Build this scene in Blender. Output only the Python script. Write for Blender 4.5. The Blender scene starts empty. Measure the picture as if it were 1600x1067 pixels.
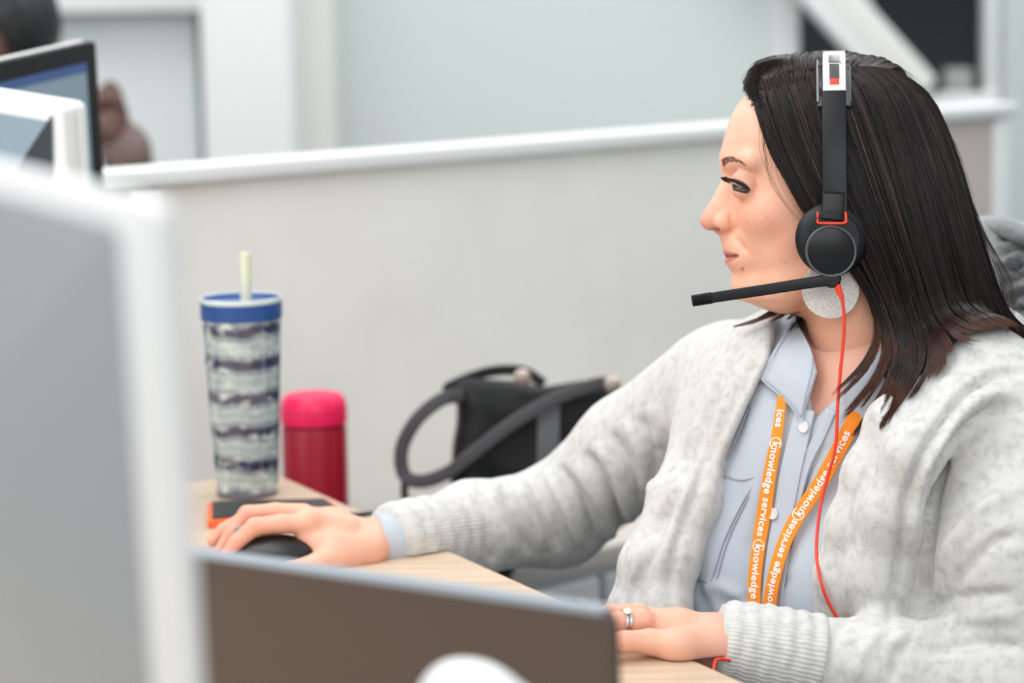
import bpy, bmesh, math, random
import numpy as np
from mathutils import Vector, Matrix

random.seed(7)
RNG = np.random.default_rng(11)
SC = bpy.context.scene
COL = SC.collection

# ------------------------------------------------------------------ camera
LENS, FPX = 85.0, 85.0 / 36.0 * 1600.0
CAMZ = 1.32
PITCH, ROLL = math.radians(8.5), math.radians(1.03)
_f = np.array([0, math.cos(PITCH), -math.sin(PITCH)])
_u0 = np.array([0, math.sin(PITCH), math.cos(PITCH)])
_r0 = np.array([1.0, 0, 0])
CR = math.cos(ROLL) * _r0 - math.sin(ROLL) * _u0     # camera right
CU = math.cos(ROLL) * _u0 + math.sin(ROLL) * _r0     # camera up
CF = _f
CPOS = np.array([0.0, 0.0, CAMZ])
cam_d = bpy.data.cameras.new('camera')
cam = bpy.data.objects.new('camera', cam_d)
COL.objects.link(cam)
cam.matrix_world = Matrix(((CR[0], CU[0], -CF[0], 0), (CR[1], CU[1], -CF[1], 0), (CR[2], CU[2], -CF[2], CAMZ), (0, 0, 0, 1)))
cam_d.lens = LENS
cam_d.sensor_width = 36.0
cam_d.clip_start = 0.05
cam_d.dof.use_dof = True
cam_d.dof.focus_distance = 2.15
cam_d.dof.aperture_fstop = 3.6
SC.camera = cam

# ------------------------------------------------------------------ light
world = bpy.data.worlds.new('world')
SC.world = world
world.use_nodes = True
wb = world.node_tree.nodes['Background']
wb.inputs[0].default_value = (0.93, 0.97, 1.0, 1)
wb.inputs[1].default_value = 0.74


def area(name, loc, target, sx, sy, power, color=(1, 1, 1)):
    d = bpy.data.lights.new(name, 'AREA')
    d.shape = 'RECTANGLE'
    d.size, d.size_y, d.energy, d.color = sx, sy, power, color
    o = bpy.data.objects.new(name, d)
    COL.objects.link(o)
    o.location = loc
    o.rotation_euler = (Vector(target) - Vector(loc)).to_track_quat('-Z', 'Y').to_euler()
    return o


area('ceiling_or_fill_light', (-0.9, 2.0, 2.9), (-0.2, 2.3, 0.7), 2.4, 1.6, 31, (1, 0.985, 0.96))
area('ceiling_or_fill_light', (1.2, 4.6, 3.0), (0.8, 4.6, 0.0), 2.4, 1.6, 34, (1, 0.99, 0.97))
area('ceiling_or_fill_light', (-1.8, 4.9, 3.0), (-1.6, 5.2, 0.0), 2.4, 1.6, 28, (1, 0.99, 0.97))
area('ceiling_or_fill_light', (0.5, -0.9, 2.7), (0.35, 2.3, 0.9), 2.2, 1.2, 26, (1, 0.99, 0.97))  # unseen fill light added behind the camera to brighten the face
area('window_daylight', (-2.6, 0.4, 1.9), (0.3, 2.3, 1.0), 2.4, 1.8, 20, (0.95, 0.98, 1.0))
SC.view_settings.view_transform = 'Standard'
SC.view_settings.look = 'None'
SC.view_settings.gamma = 1
SC.view_settings.use_curve_mapping = False
SC.view_settings.exposure = 0.36
SC.cycles.use_denoising = True
SC.cycles.max_bounces = 8
SC.cycles.caustics_reflective = False
SC.cycles.caustics_refractive = False

# ------------------------------------------------------------------ helpers


def P(px, py, Y):
    """world point at distance Y along the room, seen at photo pixel px, py"""
    d = CF + CR * (px - 800.0) / FPX + CU * (533.5 - py) / FPX
    t = Y / d[1]
    return CPOS + d * t


def PZ(px, py, z):
    d = CF + CR * (px - 800.0) / FPX + CU * (533.5 - py) / FPX
    return CPOS + d * ((z - CAMZ) / d[2])


def to_px(v):
    q = v - CPOS
    dep = q @ CF
    return 800 + FPX * (q @ CR) / dep, 533.5 - FPX * (q @ CU) / dep, dep


def lin(r, g, b):
    f = lambda c: (c / 255 / 12.92) if c / 255 <= 0.04045 else ((c / 255 + 0.055) / 1.055) ** 2.4
    return (f(r), f(g), f(b), 1.0)


def mat(name, rgb, rough=0.5, metal=0.0, spec=0.5, bump=None, mix=None, sheen=0.0, sss=0.0, trans=0.0, emit=None, coat=0.0, attr=None):
    m = bpy.data.materials.new(name)
    m.use_nodes = True
    nt = m.node_tree
    b = nt.nodes['Principled BSDF']
    col = lin(*rgb)
    b.inputs['Base Color'].default_value = col
    b.inputs['Roughness'].default_value = rough
    b.inputs['Metallic'].default_value = metal
    b.inputs['Specular IOR Level'].default_value = spec
    b.inputs['Sheen Weight'].default_value = sheen
    b.inputs['Coat Weight'].default_value = coat
    b.inputs['Transmission Weight'].default_value = trans
    if sss:
        b.inputs['Subsurface Weight'].default_value = sss
        b.inputs['Subsurface Radius'].default_value = (1.0, 0.35, 0.2)
        b.inputs['Subsurface Scale'].default_value = 0.006
    if emit:
        b.inputs['Emission Color'].default_value = lin(*emit[0])
        b.inputs['Emission Strength'].default_value = emit[1]
    tc = nt.nodes.new('ShaderNodeTexCoord')
    src = None
    if attr:
        a = nt.nodes.new('ShaderNodeAttribute')
        a.attribute_name = attr
        nt.links.new(a.outputs['Color'], b.inputs['Base Color'])
        src = a.outputs['Color']
    if mix:  # (rgb2, scale, contrast, stretch)
        rgb2, scale, lo, hi = mix[:4]
        mp = nt.nodes.new('ShaderNodeMapping')
        if len(mix) > 4:
            mp.inputs['Scale'].default_value = mix[4]
        if len(mix) > 5:
            mp.inputs['Rotation'].default_value = mix[5]
        n = nt.nodes.new('ShaderNodeTexNoise')
        n.inputs['Scale'].default_value = scale
        n.inputs['Detail'].default_value = 5
        r = nt.nodes.new('ShaderNodeMapRange')
        r.inputs['From Min'].default_value, r.inputs['From Max'].default_value = lo, hi
        x = nt.nodes.new('ShaderNodeMix')
        x.data_type = 'RGBA'
        x.inputs[6].default_value = col
        if src:
            nt.links.new(src, x.inputs[6])
        x.inputs[7].default_value = lin(*rgb2)
        nt.links.new(tc.outputs['Object'], mp.inputs[0])
        nt.links.new(mp.outputs[0], n.inputs['Vector'])
        nt.links.new(n.outputs['Fac'], r.inputs[0])
        nt.links.new(r.outputs[0], x.inputs[0])
        nt.links.new(x.outputs[2], b.inputs['Base Color'])
    if bump:  # (scale, strength, distance[, stretch])
        mp = nt.nodes.new('ShaderNodeMapping')
        if len(bump) > 3:
            mp.inputs['Scale'].default_value = bump[3]
        n = nt.nodes.new('ShaderNodeTexNoise')
        n.inputs['Scale'].default_value = bump[0]
        n.inputs['Detail'].default_value = 6
        bp = nt.nodes.new('ShaderNodeBump')
        bp.inputs['Strength'].default_value = bump[1]
        bp.inputs['Distance'].default_value = bump[2]
        nt.links.new(tc.outputs['Object'], mp.inputs[0])
        nt.links.new(mp.outputs[0], n.inputs['Vector'])
        nt.links.new(n.outputs['Fac'], bp.inputs['Height'])
        nt.links.new(bp.outputs[0], b.inputs['Normal'])
    return m


def link(name, me, m=None, parent=None, smooth=True):
    o = bpy.data.objects.new(name, me)
    COL.objects.link(o)
    if m is not None:
        for mm in (m if isinstance(m, (list, tuple)) else [m]):
            me.materials.append(mm)
    if smooth and hasattr(me, 'polygons'):
        me.polygons.foreach_set('use_smooth', [True] * len(me.polygons))
    if parent:
        o.parent = parent
    return o


def mesh_np(name, V, F, m=None, parent=None, smooth=True):
    """V (n,3), F (k,3|4) arrays or list"""
    me = bpy.data.meshes.new(name)
    if isinstance(F, np.ndarray):
        V = np.ascontiguousarray(V, dtype=np.float32)
        k = F.shape[1]
        me.vertices.add(len(V))
        me.vertices.foreach_set('co', V.ravel())
        me.loops.add(F.size)
        me.loops.foreach_set('vertex_index', F.astype(np.int32).ravel())
        me.polygons.add(len(F))
        me.polygons.foreach_set('loop_start', (np.arange(len(F)) * k).astype(np.int32))
        me.polygons.foreach_set('loop_total', np.full(len(F), k, dtype=np.int32))
        me.update(calc_edges=True)
        me.validate()
    else:
        me.from_pydata([tuple(map(float, v)) for v in V], [], [tuple(map(int, f)) for f in F])
    return link(name, me, m, parent, smooth)


def empty(name, loc=(0, 0, 0)):
    o = bpy.data.objects.new(name, None)
    COL.objects.link(o)
    o.location = tuple(map(float, loc))
    o.empty_display_size = 0.05
    return o


def tag(o, label=None, cat=None, group=None, kind=None):
    for k, v in (('label', label), ('category', cat), ('group', group), ('kind', kind)):
        if v:
            o[k] = v
    return o


def child(o, parent):
    """parent keeping world placement (parents are unrotated Empties)"""
    o.parent = parent
    o.matrix_parent_inverse = Matrix.Translation(-parent.location)
    return o


def box_obj(name, lo, hi, m, parent=None, bevel=0.003, M=None, seg=3):
    bm = bmesh.new()
    bmesh.ops.create_cube(bm, size=1)
    for v in bm.verts:
        for i in range(3):
            v.co[i] = lo[i] + (v.co[i] + 0.5) * (hi[i] - lo[i])
    if bevel:
        bmesh.ops.bevel(bm, geom=bm.edges[:] + bm.verts[:], offset=bevel, segments=seg, profile=0.5, affect='EDGES')
    if M is not None:
        bm.transform(M)
    me = bpy.data.meshes.new(name)
    bm.to_mesh(me)
    bm.free()
    o = link(name, me, m, None, True)
    if parent:
        child(o, parent)
    sharp(o)
    return o


def sharp(o, ang=0.6):
    me = o.data
    try:
        me.set_sharp_from_angle(angle=ang)
    except Exception:
        pass


def frame_M(o, ex, ey, ez):
    return Matrix(((ex[0], ey[0], ez[0], o[0]), (ex[1], ey[1], ez[1], o[1]), (ex[2], ey[2], ez[2], o[2]), (0, 0, 0, 1)))


def unit(v):
    v = np.asarray(v, float)
    return v / (np.linalg.norm(v) + 1e-12)


def catmull(pts, n):
    """resample a polyline smoothly to n points (any dimension)"""
    p = np.asarray(pts, float)
    if len(p) < 3:
        t = np.linspace(0, 1, n)[:, None]
        return p[0] * (1 - t) + p[-1] * t
    q = np.vstack([2 * p[0] - p[1], p, 2 * p[-1] - p[-2]])
    seg = len(p) - 1
    t = np.linspace(0, seg, n)
    i = np.minimum(t.astype(int), seg - 1)
    f = (t - i)[:, None]
    a, b, c, d = q[i], q[i + 1], q[i + 2], q[i + 3]
    return 0.5 * (2 * b + (c - a) * f + (2 * a - 5 * b + 4 * c - d) * f ** 2 + (3 * b - a - 3 * c + d) * f ** 3)


def sweep(path, prof_fn, up=None, closed_prof=True, caps=True):
    """sweep a 2D profile along path; prof_fn(i, t) -> (k,2) offsets along (side, normal); up: (n,3) normals or a vector"""
    path = np.asarray(path, float)
    n = len(path)
    T = np.gradient(path, axis=0)
    T /= np.linalg.norm(T, axis=1)[:, None] + 1e-12
    if up is None:
        up = np.array([0.13, 0.21, 1.0])
        N = np.zeros((n, 3))
        cur = unit(np.cross(np.cross(T[0], up), T[0]))
        for i in range(n):
            cur = unit(cur - T[i] * (cur @ T[i]))
            N[i] = cur
    else:
        up = np.broadcast_to(np.asarray(up, float), (n, 3))
        N = up - T * (np.sum(up * T, 1))[:, None]
        N /= np.linalg.norm(N, axis=1)[:, None] + 1e-12
    S = np.cross(T, N)
    V, F = [], []
    for i in range(n):
        pr = np.asarray(prof_fn(i, i / (n - 1)))
        V.append(path[i] + pr[:, :1] * S[i] + pr[:, 1:2] * N[i])
    k = len(V[0])
    V = np.vstack(V)
    for i in range(n - 1):
        for j in range(k if closed_prof else k - 1):
            a, b = i * k + j, i * k + (j + 1) % k
            F.append((a, b, b + k, a + k))
    if caps and closed_prof:
        F.append(tuple(range(k))[::-1])
        F.append(tuple((n - 1) * k + j for j in range(k)))
    return V, F


def circ(r, k=12, ry=None):
    a = np.linspace(0, 2 * math.pi, k, endpoint=False)
    return np.stack([np.cos(a) * r, np.sin(a) * (ry if ry else r)], 1)


def rrect(w, h, r, k=3):
    out = []
    for cx, cy, a0 in ((w - r, h - r, 0), (-w + r, h - r, 90), (-w + r, -h + r, 180), (w - r, -h + r, 270)):
        for j in range(k + 1):
            a = math.radians(a0 + 90 * j / k)
            out.append((cx + r * math.cos(a), cy + r * math.sin(a)))
    return np.array(out)


def tube(name, pts, r, m, parent=None, n=60, k=10, up=None):
    path = catmull(pts, n)
    rr = r if callable(r) else (lambda t: r)
    V, F = sweep(path, lambda i, t: circ(rr(t), k), up)
    o = mesh_np(name, V, F, m)
    if parent:
        child(o, parent)
    sharp(o, 1.0)
    return o


def lathe(name, prof, m, parent=None, k=48, M=None, mats=None, cap=True):
    """prof: list of (r, z)"""
    V, F = [], []
    for r, z in prof:
        for j in range(k):
            a = 2 * math.pi * j / k
            V.append((r * math.cos(a), r * math.sin(a), z))
    for i in range(len(prof) - 1):
        for j in range(k):
            F.append((i * k + j, i * k + (j + 1) % k, (i + 1) * k + (j + 1) % k, (i + 1) * k + j))
    V = np.array(V, float)
    if M is not None:
        A = np.array(M)
        V = V @ A[:3, :3].T + A[:3, 3]
    if cap:
        F.append(tuple(range(k))[::-1])
        F.append(tuple((len(prof) - 1) * k + j for j in range(k)))
    o = mesh_np(name, V, F, m)
    if parent:
        child(o, parent)
    sharp(o, 0.7)
    return o


# ------------------------------------------------------------------ implicit modelling


def smin(a, b, k):
    if k <= 0:
        return np.minimum(a, b)
    h = np.clip(0.5 + 0.5 * (b - a) / k, 0, 1)
    return b + (a - b) * h - k * h * (1 - h)


def smax(a, b, k):
    return -smin(-a, -b, k)


def ell(p, c, r, A=None):
    q = p - np.asarray(c, np.float32)
    if A is not None:
        q = q @ np.asarray(A, np.float32).T
    r = np.asarray(r, np.float32)
    k0 = np.linalg.norm(q / r, axis=1)
    k1 = np.linalg.norm(q / (r * r), axis=1) + 1e-9
    return k0 * (k0 - 1) / k1


def cone(p, a, b, ra, rb):
    a = np.asarray(a, np.float32)
    ab = np.asarray(b, np.float32) - a
    q = p - a
    t = np.clip((q @ ab) / float(ab @ ab + 1e-12), 0, 1)
    return np.linalg.norm(q - t[:, None] * ab, axis=1) - (ra + (rb - ra) * t)


def chain(p, pts, rs, k=0.01):
    d = None
    for i in range(len(pts) - 1):
        e = cone(p, pts[i], pts[i + 1], rs[i], rs[i + 1])
        d = e if d is None else smin(d, e, k)
    return d


def polyd(px, py, poly):
    """signed distance to polygon in the plane (negative inside)"""
    poly = np.asarray(poly, float)
    n = len(poly)
    best = np.full(px.shape, 1e18)
    inside = np.zeros(px.shape, bool)
    for i in range(n):
        ax, ay = poly[i]
        bx, by = poly[(i + 1) % n]
        dx, dy = bx - ax, by - ay
        t = np.clip(((px - ax) * dx + (py - ay) * dy) / (dx * dx + dy * dy + 1e-12), 0, 1)
        best = np.minimum(best, (px - ax - t * dx) ** 2 + (py - ay - t * dy) ** 2)
        cond = (ay > py) != (by > py)
        with np.errstate(divide='ignore', invalid='ignore'):
            xi = ax + (py - ay) * dx / (dy if dy != 0 else 1e-12)
        inside ^= cond & (px < xi)
    d = np.sqrt(best)
    return np.where(inside, -d, d)


def seg_dist(px, py, line):
    best = np.full(px.shape, 1e18)
    for i in range(len(line) - 1):
        ax, ay = line[i]
        bx, by = line[i + 1]
        dx, dy = bx - ax, by - ay
        t = np.clip(((px - ax) * dx + (py - ay) * dy) / (dx * dx + dy * dy + 1e-12), 0, 1)
        best = np.minimum(best, (px - ax - t * dx) ** 2 + (py - ay - t * dy) ** 2)
    return np.sqrt(best)


def nets(f, lo, hi, res, safe=1.6):
    """surface nets of implicit f over a box, evaluated only near the surface"""
    lo, hi = np.array(lo, float), np.array(hi, float)
    K = 4
    nc = np.ceil((hi - lo) / (res * K)).astype(int)
    nf = nc * K + 1
    g = [np.arange(nc[i]) * res * K + lo[i] + res * K / 2 for i in range(3)]
    X, Y, Z = np.meshgrid(*g, indexing='ij')
    cp = np.stack([X.ravel(), Y.ravel(), Z.ravel()], 1).astype(np.float32)
    cd = np.concatenate([f(cp[i:i + 400000]) for i in range(0, len(cp), 400000)])
    act = (np.abs(cd) < res * K * 0.87 * safe).reshape(nc)
    sgn = np.where(cd < 0, -1.0, 1.0).astype(np.float32).reshape(nc)
    D = np.ones(nf, np.float32)
    D[:-1, :-1, :-1] = np.repeat(np.repeat(np.repeat(sgn, K, 0), K, 1), K, 2)
    need = np.zeros(nf, bool)
    ai = np.argwhere(act)
    off = np.stack(np.meshgrid(*[np.arange(K + 1)] * 3, indexing='ij'), -1).reshape(-1, 3)
    for o in off:
        q = ai * K + o
        need[q[:, 0], q[:, 1], q[:, 2]] = True
    ni = np.argwhere(need)
    pts = (ni * res + lo).astype(np.float32)
    vals = np.concatenate([f(pts[i:i + 400000]) for i in range(0, len(pts), 400000)])
    D[ni[:, 0], ni[:, 1], ni[:, 2]] = vals
    S = D < 0
    c = S[:-1, :-1, :-1].astype(np.int8)
    tot = np.zeros_like(c)
    for dx in (0, 1):
        for dy in (0, 1):
            for dz in (0, 1):
                tot += S[dx:dx + c.shape[0], dy:dy + c.shape[1], dz:dz + c.shape[2]]
    cells = np.argwhere((tot > 0) & (tot < 8))
    idx = np.full(c.shape, -1, np.int64)
    idx[cells[:, 0], cells[:, 1], cells[:, 2]] = np.arange(len(cells))
    acc = np.zeros((len(cells), 3))
    cnt = np.zeros(len(cells))
    for ax in range(3):
        o1, o2 = [a for a in range(3) if a != ax]
        for b1 in (0, 1):
            for b2 in (0, 1):
                p0 = cells.copy()
                p0[:, o1] += b1
                p0[:, o2] += b2
                p1 = p0.copy()
                p1[:, ax] += 1
                d0 = D[p0[:, 0], p0[:, 1], p0[:, 2]]
                d1 = D[p1[:, 0], p1[:, 1], p1[:, 2]]
                m = (d0 < 0) != (d1 < 0)
                t = d0 / (d0 - d1 + 1e-20)
                q = p0.astype(float)
                q[:, ax] += t
                acc[m] += q[m]
                cnt[m] += 1
    V = acc / cnt[:, None] * res + lo
    F = []
    for ax in range(3):
        o1, o2 = (ax + 1) % 3, (ax + 2) % 3
        sl0 = [slice(1, None)] * 3
        sl0[ax] = slice(0, -1)
        sl1 = [slice(1, None)] * 3
        sl1[ax] = slice(1, None)
        a, b = S[tuple(sl0)], S[tuple(sl1)]
        ch = np.argwhere(a != b)
        sg = a[ch[:, 0], ch[:, 1], ch[:, 2]]
        base = ch.copy()
        base[:, o1] += 1
        base[:, o2] += 1
        ok = (base[:, o1] < c.shape[o1]) & (base[:, o2] < c.shape[o2])
        base, sg = base[ok], sg[ok]
        q = []
        for d1, d2 in ((-1, -1), (0, -1), (0, 0), (-1, 0)):
            r = base.copy()
            r[:, o1] += d1
            r[:, o2] += d2
            q.append(idx[r[:, 0], r[:, 1], r[:, 2]])
        q = np.stack(q, 1)
        q[~sg] = q[~sg][:, ::-1]
        F.append(q)
    F = np.vstack(F)
    F = F[(F >= 0).all(1)]
    return V, F


def relax(V, F, it=2, lam=0.5):
    V = V.copy()
    a = np.concatenate([F[:, i] for i in range(F.shape[1])])
    b = np.concatenate([F[:, (i + 1) % F.shape[1]] for i in range(F.shape[1])])
    n = len(V)
    deg = np.bincount(a, minlength=n) + np.bincount(b, minlength=n)
    for _ in range(it):
        s = np.zeros_like(V)
        for k in range(3):
            s[:, k] = np.bincount(a, V[b, k], n) + np.bincount(b, V[a, k], n)
        V = V * (1 - lam) + lam * s / np.maximum(deg, 1)[:, None]
    return V


def normals(V, F):
    fn = np.cross(V[F[:, 2]] - V[F[:, 0]], V[F[:, 3]] - V[F[:, 1]])
    N = np.zeros_like(V)
    for i in range(4):
        for k in range(3):
            N[:, k] += np.bincount(F[:, i], fn[:, k], len(V))
    return N / (np.linalg.norm(N, axis=1)[:, None] + 1e-12)


def folds(V, F, strokes, depth_rng=None):
    """press creases / raise folds along drawn lines on the surface facing the viewer's side of the room"""
    N = normals(V, F)
    x, y, dep = to_px(V)
    view = V - CPOS
    view /= np.linalg.norm(view, axis=1)[:, None]
    face = np.clip(-(N * view).sum(1) * 2.5 + 0.55, 0, 1)
    disp = np.zeros(len(V))
    for line, w, amp in strokes:
        line = catmull(line, max(3, len(line) * 4)) if len(line) > 2 else np.array(line, float)
        lo, hi = line.min(0) - 3 * w, line.max(0) + 3 * w
        m = (x > lo[0]) & (x < hi[0]) & (y > lo[1]) & (y < hi[1]) & (face > 0)
        if not m.any():
            continue
        n = len(line)
        best = np.full(m.sum(), 1e18)
        tt = np.zeros(m.sum())
        px, py = x[m], y[m]
        for i in range(n - 1):
            ax, ay = line[i]
            dx, dy = line[i + 1] - line[i]
            t = np.clip(((px - ax) * dx + (py - ay) * dy) / (dx * dx + dy * dy + 1e-12), 0, 1)
            d = (px - ax - t * dx) ** 2 + (py - ay - t * dy) ** 2
            s = d < best
            best = np.where(s, d, best)
            tt = np.where(s, (i + t) / (n - 1), tt)
        taper = np.clip(np.minimum(tt, 1 - tt) * 6, 0.0, 1) ** 0.7
        disp[m] += amp * np.exp(-best / (w * w)) * taper
    return V + N * (disp * face)[:, None]


def hit(px, py, f, start=1.7, end=3.4, off=0.0):
    """first point of implicit f along the sight line, then stepped off the surface by off (m)"""
    px, py = np.atleast_1d(np.asarray(px, float)), np.atleast_1d(np.asarray(py, float))
    d = CF[None] + CR[None] * ((px - 800) / FPX)[:, None] + CU[None] * ((533.5 - py) / FPX)[:, None]
    d /= np.linalg.norm(d, axis=1)[:, None]
    t = np.full(len(px), start)
    for _ in range(160):
        v = f((CPOS + d * t[:, None]).astype(np.float32)).astype(float)
        t = np.minimum(t + np.clip(v, -0.01, 0.05) * 0.6, end)
    p = CPOS + d * t[:, None]
    e = 0.002
    g = np.stack([f((p + np.eye(3)[i] * e).astype(np.float32)).astype(float) - f((p - np.eye(3)[i] * e).astype(np.float32)).astype(float) for i in range(3)], 1)
    g /= np.linalg.norm(g, axis=1)[:, None] + 1e-12
    return p + g * off, g


def set_color(o, C, name='tint'):
    a = o.data.color_attributes.new(name, 'FLOAT_COLOR', 'POINT')
    C = np.hstack([C, np.ones((len(C), 1))]).astype(np.float32)
    a.data.foreach_set('color', C.ravel())


def wob(p, s, seed=0):
    """cheap smooth noise"""
    r = np.random.default_rng(seed)
    o = 0
    for i in range(4):
        d = r.normal(size=3)
        d /= np.linalg.norm(d)
        o = o + np.sin(p @ (d * s * (1 + 0.7 * i)) + r.uniform(0, 6)) / (1 + 0.5 * i)
    return o / 2.5


#@@MATERIALS
M_white = mat('white_plastic', (224, 225, 224), 0.45)
M_trim = mat('white_trim', (222, 225, 224), 0.5)
M_wall = mat('pale_grey_wall', (204, 212, 211), 0.8, bump=(60, 0.1, 0.002))
M_wall2 = mat('pale_glass_panel', (216, 222, 221), 0.6)
M_wall3 = mat('off_white_wall', (222, 222, 218), 0.8)
M_carpet = mat('grey_carpet', (120, 122, 124), 0.95, bump=(400, 0.5, 0.004), mix=((95, 97, 100), 180, 0.4, 0.6))
M_panel = mat('partition_fabric', (224, 223, 218), 0.85, bump=(900, 0.15, 0.0006), mix=((219, 217, 212), 8, 0.3, 0.7))
M_wood = mat('pale_maple', (216, 194, 170), 0.4, mix=((198, 172, 146), 9, 0.35, 0.7, (1, 12, 1), (0, 0, 0.5)), spec=0.4)
M_edge = mat('desk_edge', (196, 166, 140), 0.5)
M_dark = mat('dark_grey_plastic', (38, 40, 43), 0.45)
M_black = mat('black_plastic', (14, 15, 17), 0.35)
M_blackmat = mat('matte_black', (20, 21, 24), 0.6, spec=0.3)
M_chrome = mat('polished_metal', (210, 208, 204), 0.2, metal=1.0)
M_greyback = mat('grey_back_panel', (150, 155, 158), 0.55)

#@@ROOM
def struct(o):
    o['kind'] = 'structure'
    return o


YB = 6.2
struct(box_obj('floor', (-4.5, -1.5, -0.05), (4.5, YB + 0.6, 0.0), M_carpet, bevel=0))


def wall_rect(name, x0, x1, y0, y1, Y, depth, m, bevel=0.004):
    """slab whose front face covers photo rectangle x0..x1, y0..y1 at distance Y"""
    a, b = P(x0, (y0 + y1) / 2, Y), P(x1, (y0 + y1) / 2, Y)
    t, c = P((x0 + x1) / 2, y0, Y), P((x0 + x1) / 2, y1, Y)
    return box_obj(name, (a[0], Y, c[2]), (b[0], Y + depth, t[2]), m, bevel=bevel)


# back wall: built round the dark internal window
xw0, xw1 = P(1243, 70, YB)[0], P(1543, 70, YB)[0]
zw = P(1390, 146, YB)[2]
box = lambda n, lo, hi, m, b=0.0: struct(box_obj(n, lo, hi, m, bevel=b))
xl = P(520, 100, YB)[0]
bm = bmesh.new()
for lo, hi in (((xl, YB, 0), (xw0, YB + 0.12, 2.9)), ((xw0, YB, 0), (xw1, YB + 0.12, zw)), ((xw0, YB, 1.95), (xw1, YB + 0.12, 2.9)), ((xw1, YB, 0), (4.5, YB + 0.12, 2.9))):
    r = bmesh.ops.create_cube(bm, size=1)
    for v in r['verts']:
        for i in range(3):
            v.co[i] = lo[i] + (v.co[i] + 0.5) * (hi[i] - lo[i])
me = bpy.data.meshes.new('wall_back')
bm.to_mesh(me)
bm.free()
struct(link('wall_back', me, M_wall, smooth=False))
struct(box_obj('wall_left', (-4.6, -1.5, 0), (-4.5, YB + 0.6, 2.9), M_wall3, bevel=0))
struct(box_obj('wall_right', (4.5, -1.5, 0), (4.6, YB + 0.6, 2.9), M_wall, bevel=0))
struct(box_obj('baseboard_back', (xl, YB - 0.015, 0), (4.5, YB, 0.1), M_trim, bevel=0.003))

# internal window: frame + dark room behind
wf = empty('window_1', ((xw0 + xw1) / 2, YB, zw))
struct(wf)
pw = 0.068
for nm, lo, hi in (('frame', (xw0 - pw, YB - 0.03, zw - 0.02), (xw0 + 0.006, YB + 0.14, 2.02)),
                   ('frame', (xw1 - 0.01, YB - 0.03, zw - 0.02), (xw1 + 0.045, YB + 0.14, 2.02)),
                   ('frame', (xw0 - pw, YB - 0.03, 1.95), (xw1 + 0.045, YB + 0.14, 2.02)),
                   ('sill', (xw0 - pw, YB - 0.05, zw - 0.06), (xw1 + 0.045, YB + 0.14, zw))):
    box_obj(nm, lo, hi, M_trim, wf, 0.004)
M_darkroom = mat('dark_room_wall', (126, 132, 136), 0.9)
M_glass = mat('window_glass', (235, 245, 245), 0.05, trans=1.0, spec=0.3)
M_glass.node_tree.nodes['Principled BSDF'].inputs['IOR'].default_value = 1.05
box_obj('pane', (xw0, YB + 0.05, zw), (xw1, YB + 0.056, 1.95), M_glass, wf, 0)
xm = P(1358, 40, YB)[0]
box_obj('mullion', (xm - 0.012, YB + 0.03, zw), (xm + 0.012, YB + 0.08, 1.95), M_greyback, wf, 0.002)
dk = []
D2 = YB + 1.9
for lo, hi in (((xw0 - .9, D2, 0), (xw1 + .9, D2 + .05, 2.9)), ((xw0 - .95, YB + .13, 0), (xw0 - .9, D2, 2.9)), ((xw1 + .9, YB + .13, 0), (xw1 + .95, D2, 2.9)), ((xw0 - .95, YB + .13, 2.85), (xw1 + .95, D2, 2.9))):
    dk.append((lo, hi))
bm = bmesh.new()
for lo, hi in dk:
    r = bmesh.ops.create_cube(bm, size=1)
    for v in r['verts']:
        for i in range(3):
            v.co[i] = lo[i] + (v.co[i] + 0.5) * (hi[i] - lo[i])
me = bpy.data.meshes.new('wall_far')
bm.to_mesh(me)
bm.free()
struct(link('wall_far', me, M_darkroom, smooth=False))
# pale box standing on the sill inside the dark window
sb = wall_rect('storage_box', 1478, 1521, 108, 146, YB - 0.035, 0.075, mat('pale_box_card', (150, 153, 152), 0.7), 0.008)
tag(sb, 'small pale grey box standing on the sill of the dark internal window', 'box')
shelf = box_obj('trim_3', (xw0, YB + 0.12, zw - 0.04), (xw1, YB + 0.4, zw + 0.005), M_greyback, bevel=0.003)
struct(shelf)

# sloping white beam in front of the window
a0, a1 = P(1270, -60, YB - 0.09), P(1430, 118, YB - 0.09)
ax = unit(a1 - a0)
nx = unit(np.cross(ax, [0, 1, 0]))
Lb = np.linalg.norm(a1 - a0) + 0.05
br = empty('sloping_beam', a0)
Mb = frame_M(a0, ax, (0, 1, 0), nx)
o = box_obj('beam_board', (-1.0, -0.03, -0.06), (Lb, 0.03, 0.033), M_wall3, None, 0.02, Mb)
child(o, br)
o = box_obj('beam_rail', (-1.0, -0.045, -0.092), (Lb + 0.02, 0.035, -0.055), M_trim, None, 0.015, Mb)
child(o, br)
tag(br, 'white sloping beam crossing the dark internal window behind the woman', 'beam')

# left of the wall: off white return, white column, framed pale panel
struct(wall_rect('wall_corner', 452, 524, -900, 1500, YB - 0.25, 0.4, M_wall3))
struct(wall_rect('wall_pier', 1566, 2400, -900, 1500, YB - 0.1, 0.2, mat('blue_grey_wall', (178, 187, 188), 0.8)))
struct(wall_rect('trim_1', 322, 462, -900, 1500, YB - 0.5, 0.5, M_trim, 0.01))
dr = wall_rect('door_1', 40, 330, 22, 1500, YB - 0.2, 0.3, M_wall2)
struct(dr)
struct(wall_rect('trim_2', -400, 330, -40, 24, YB - 0.3, 0.4, M_trim))
struct(wall_rect('wall_side', -900, 330, -900, 1500, YB + 0.1, 0.1, M_wall3))

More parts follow.
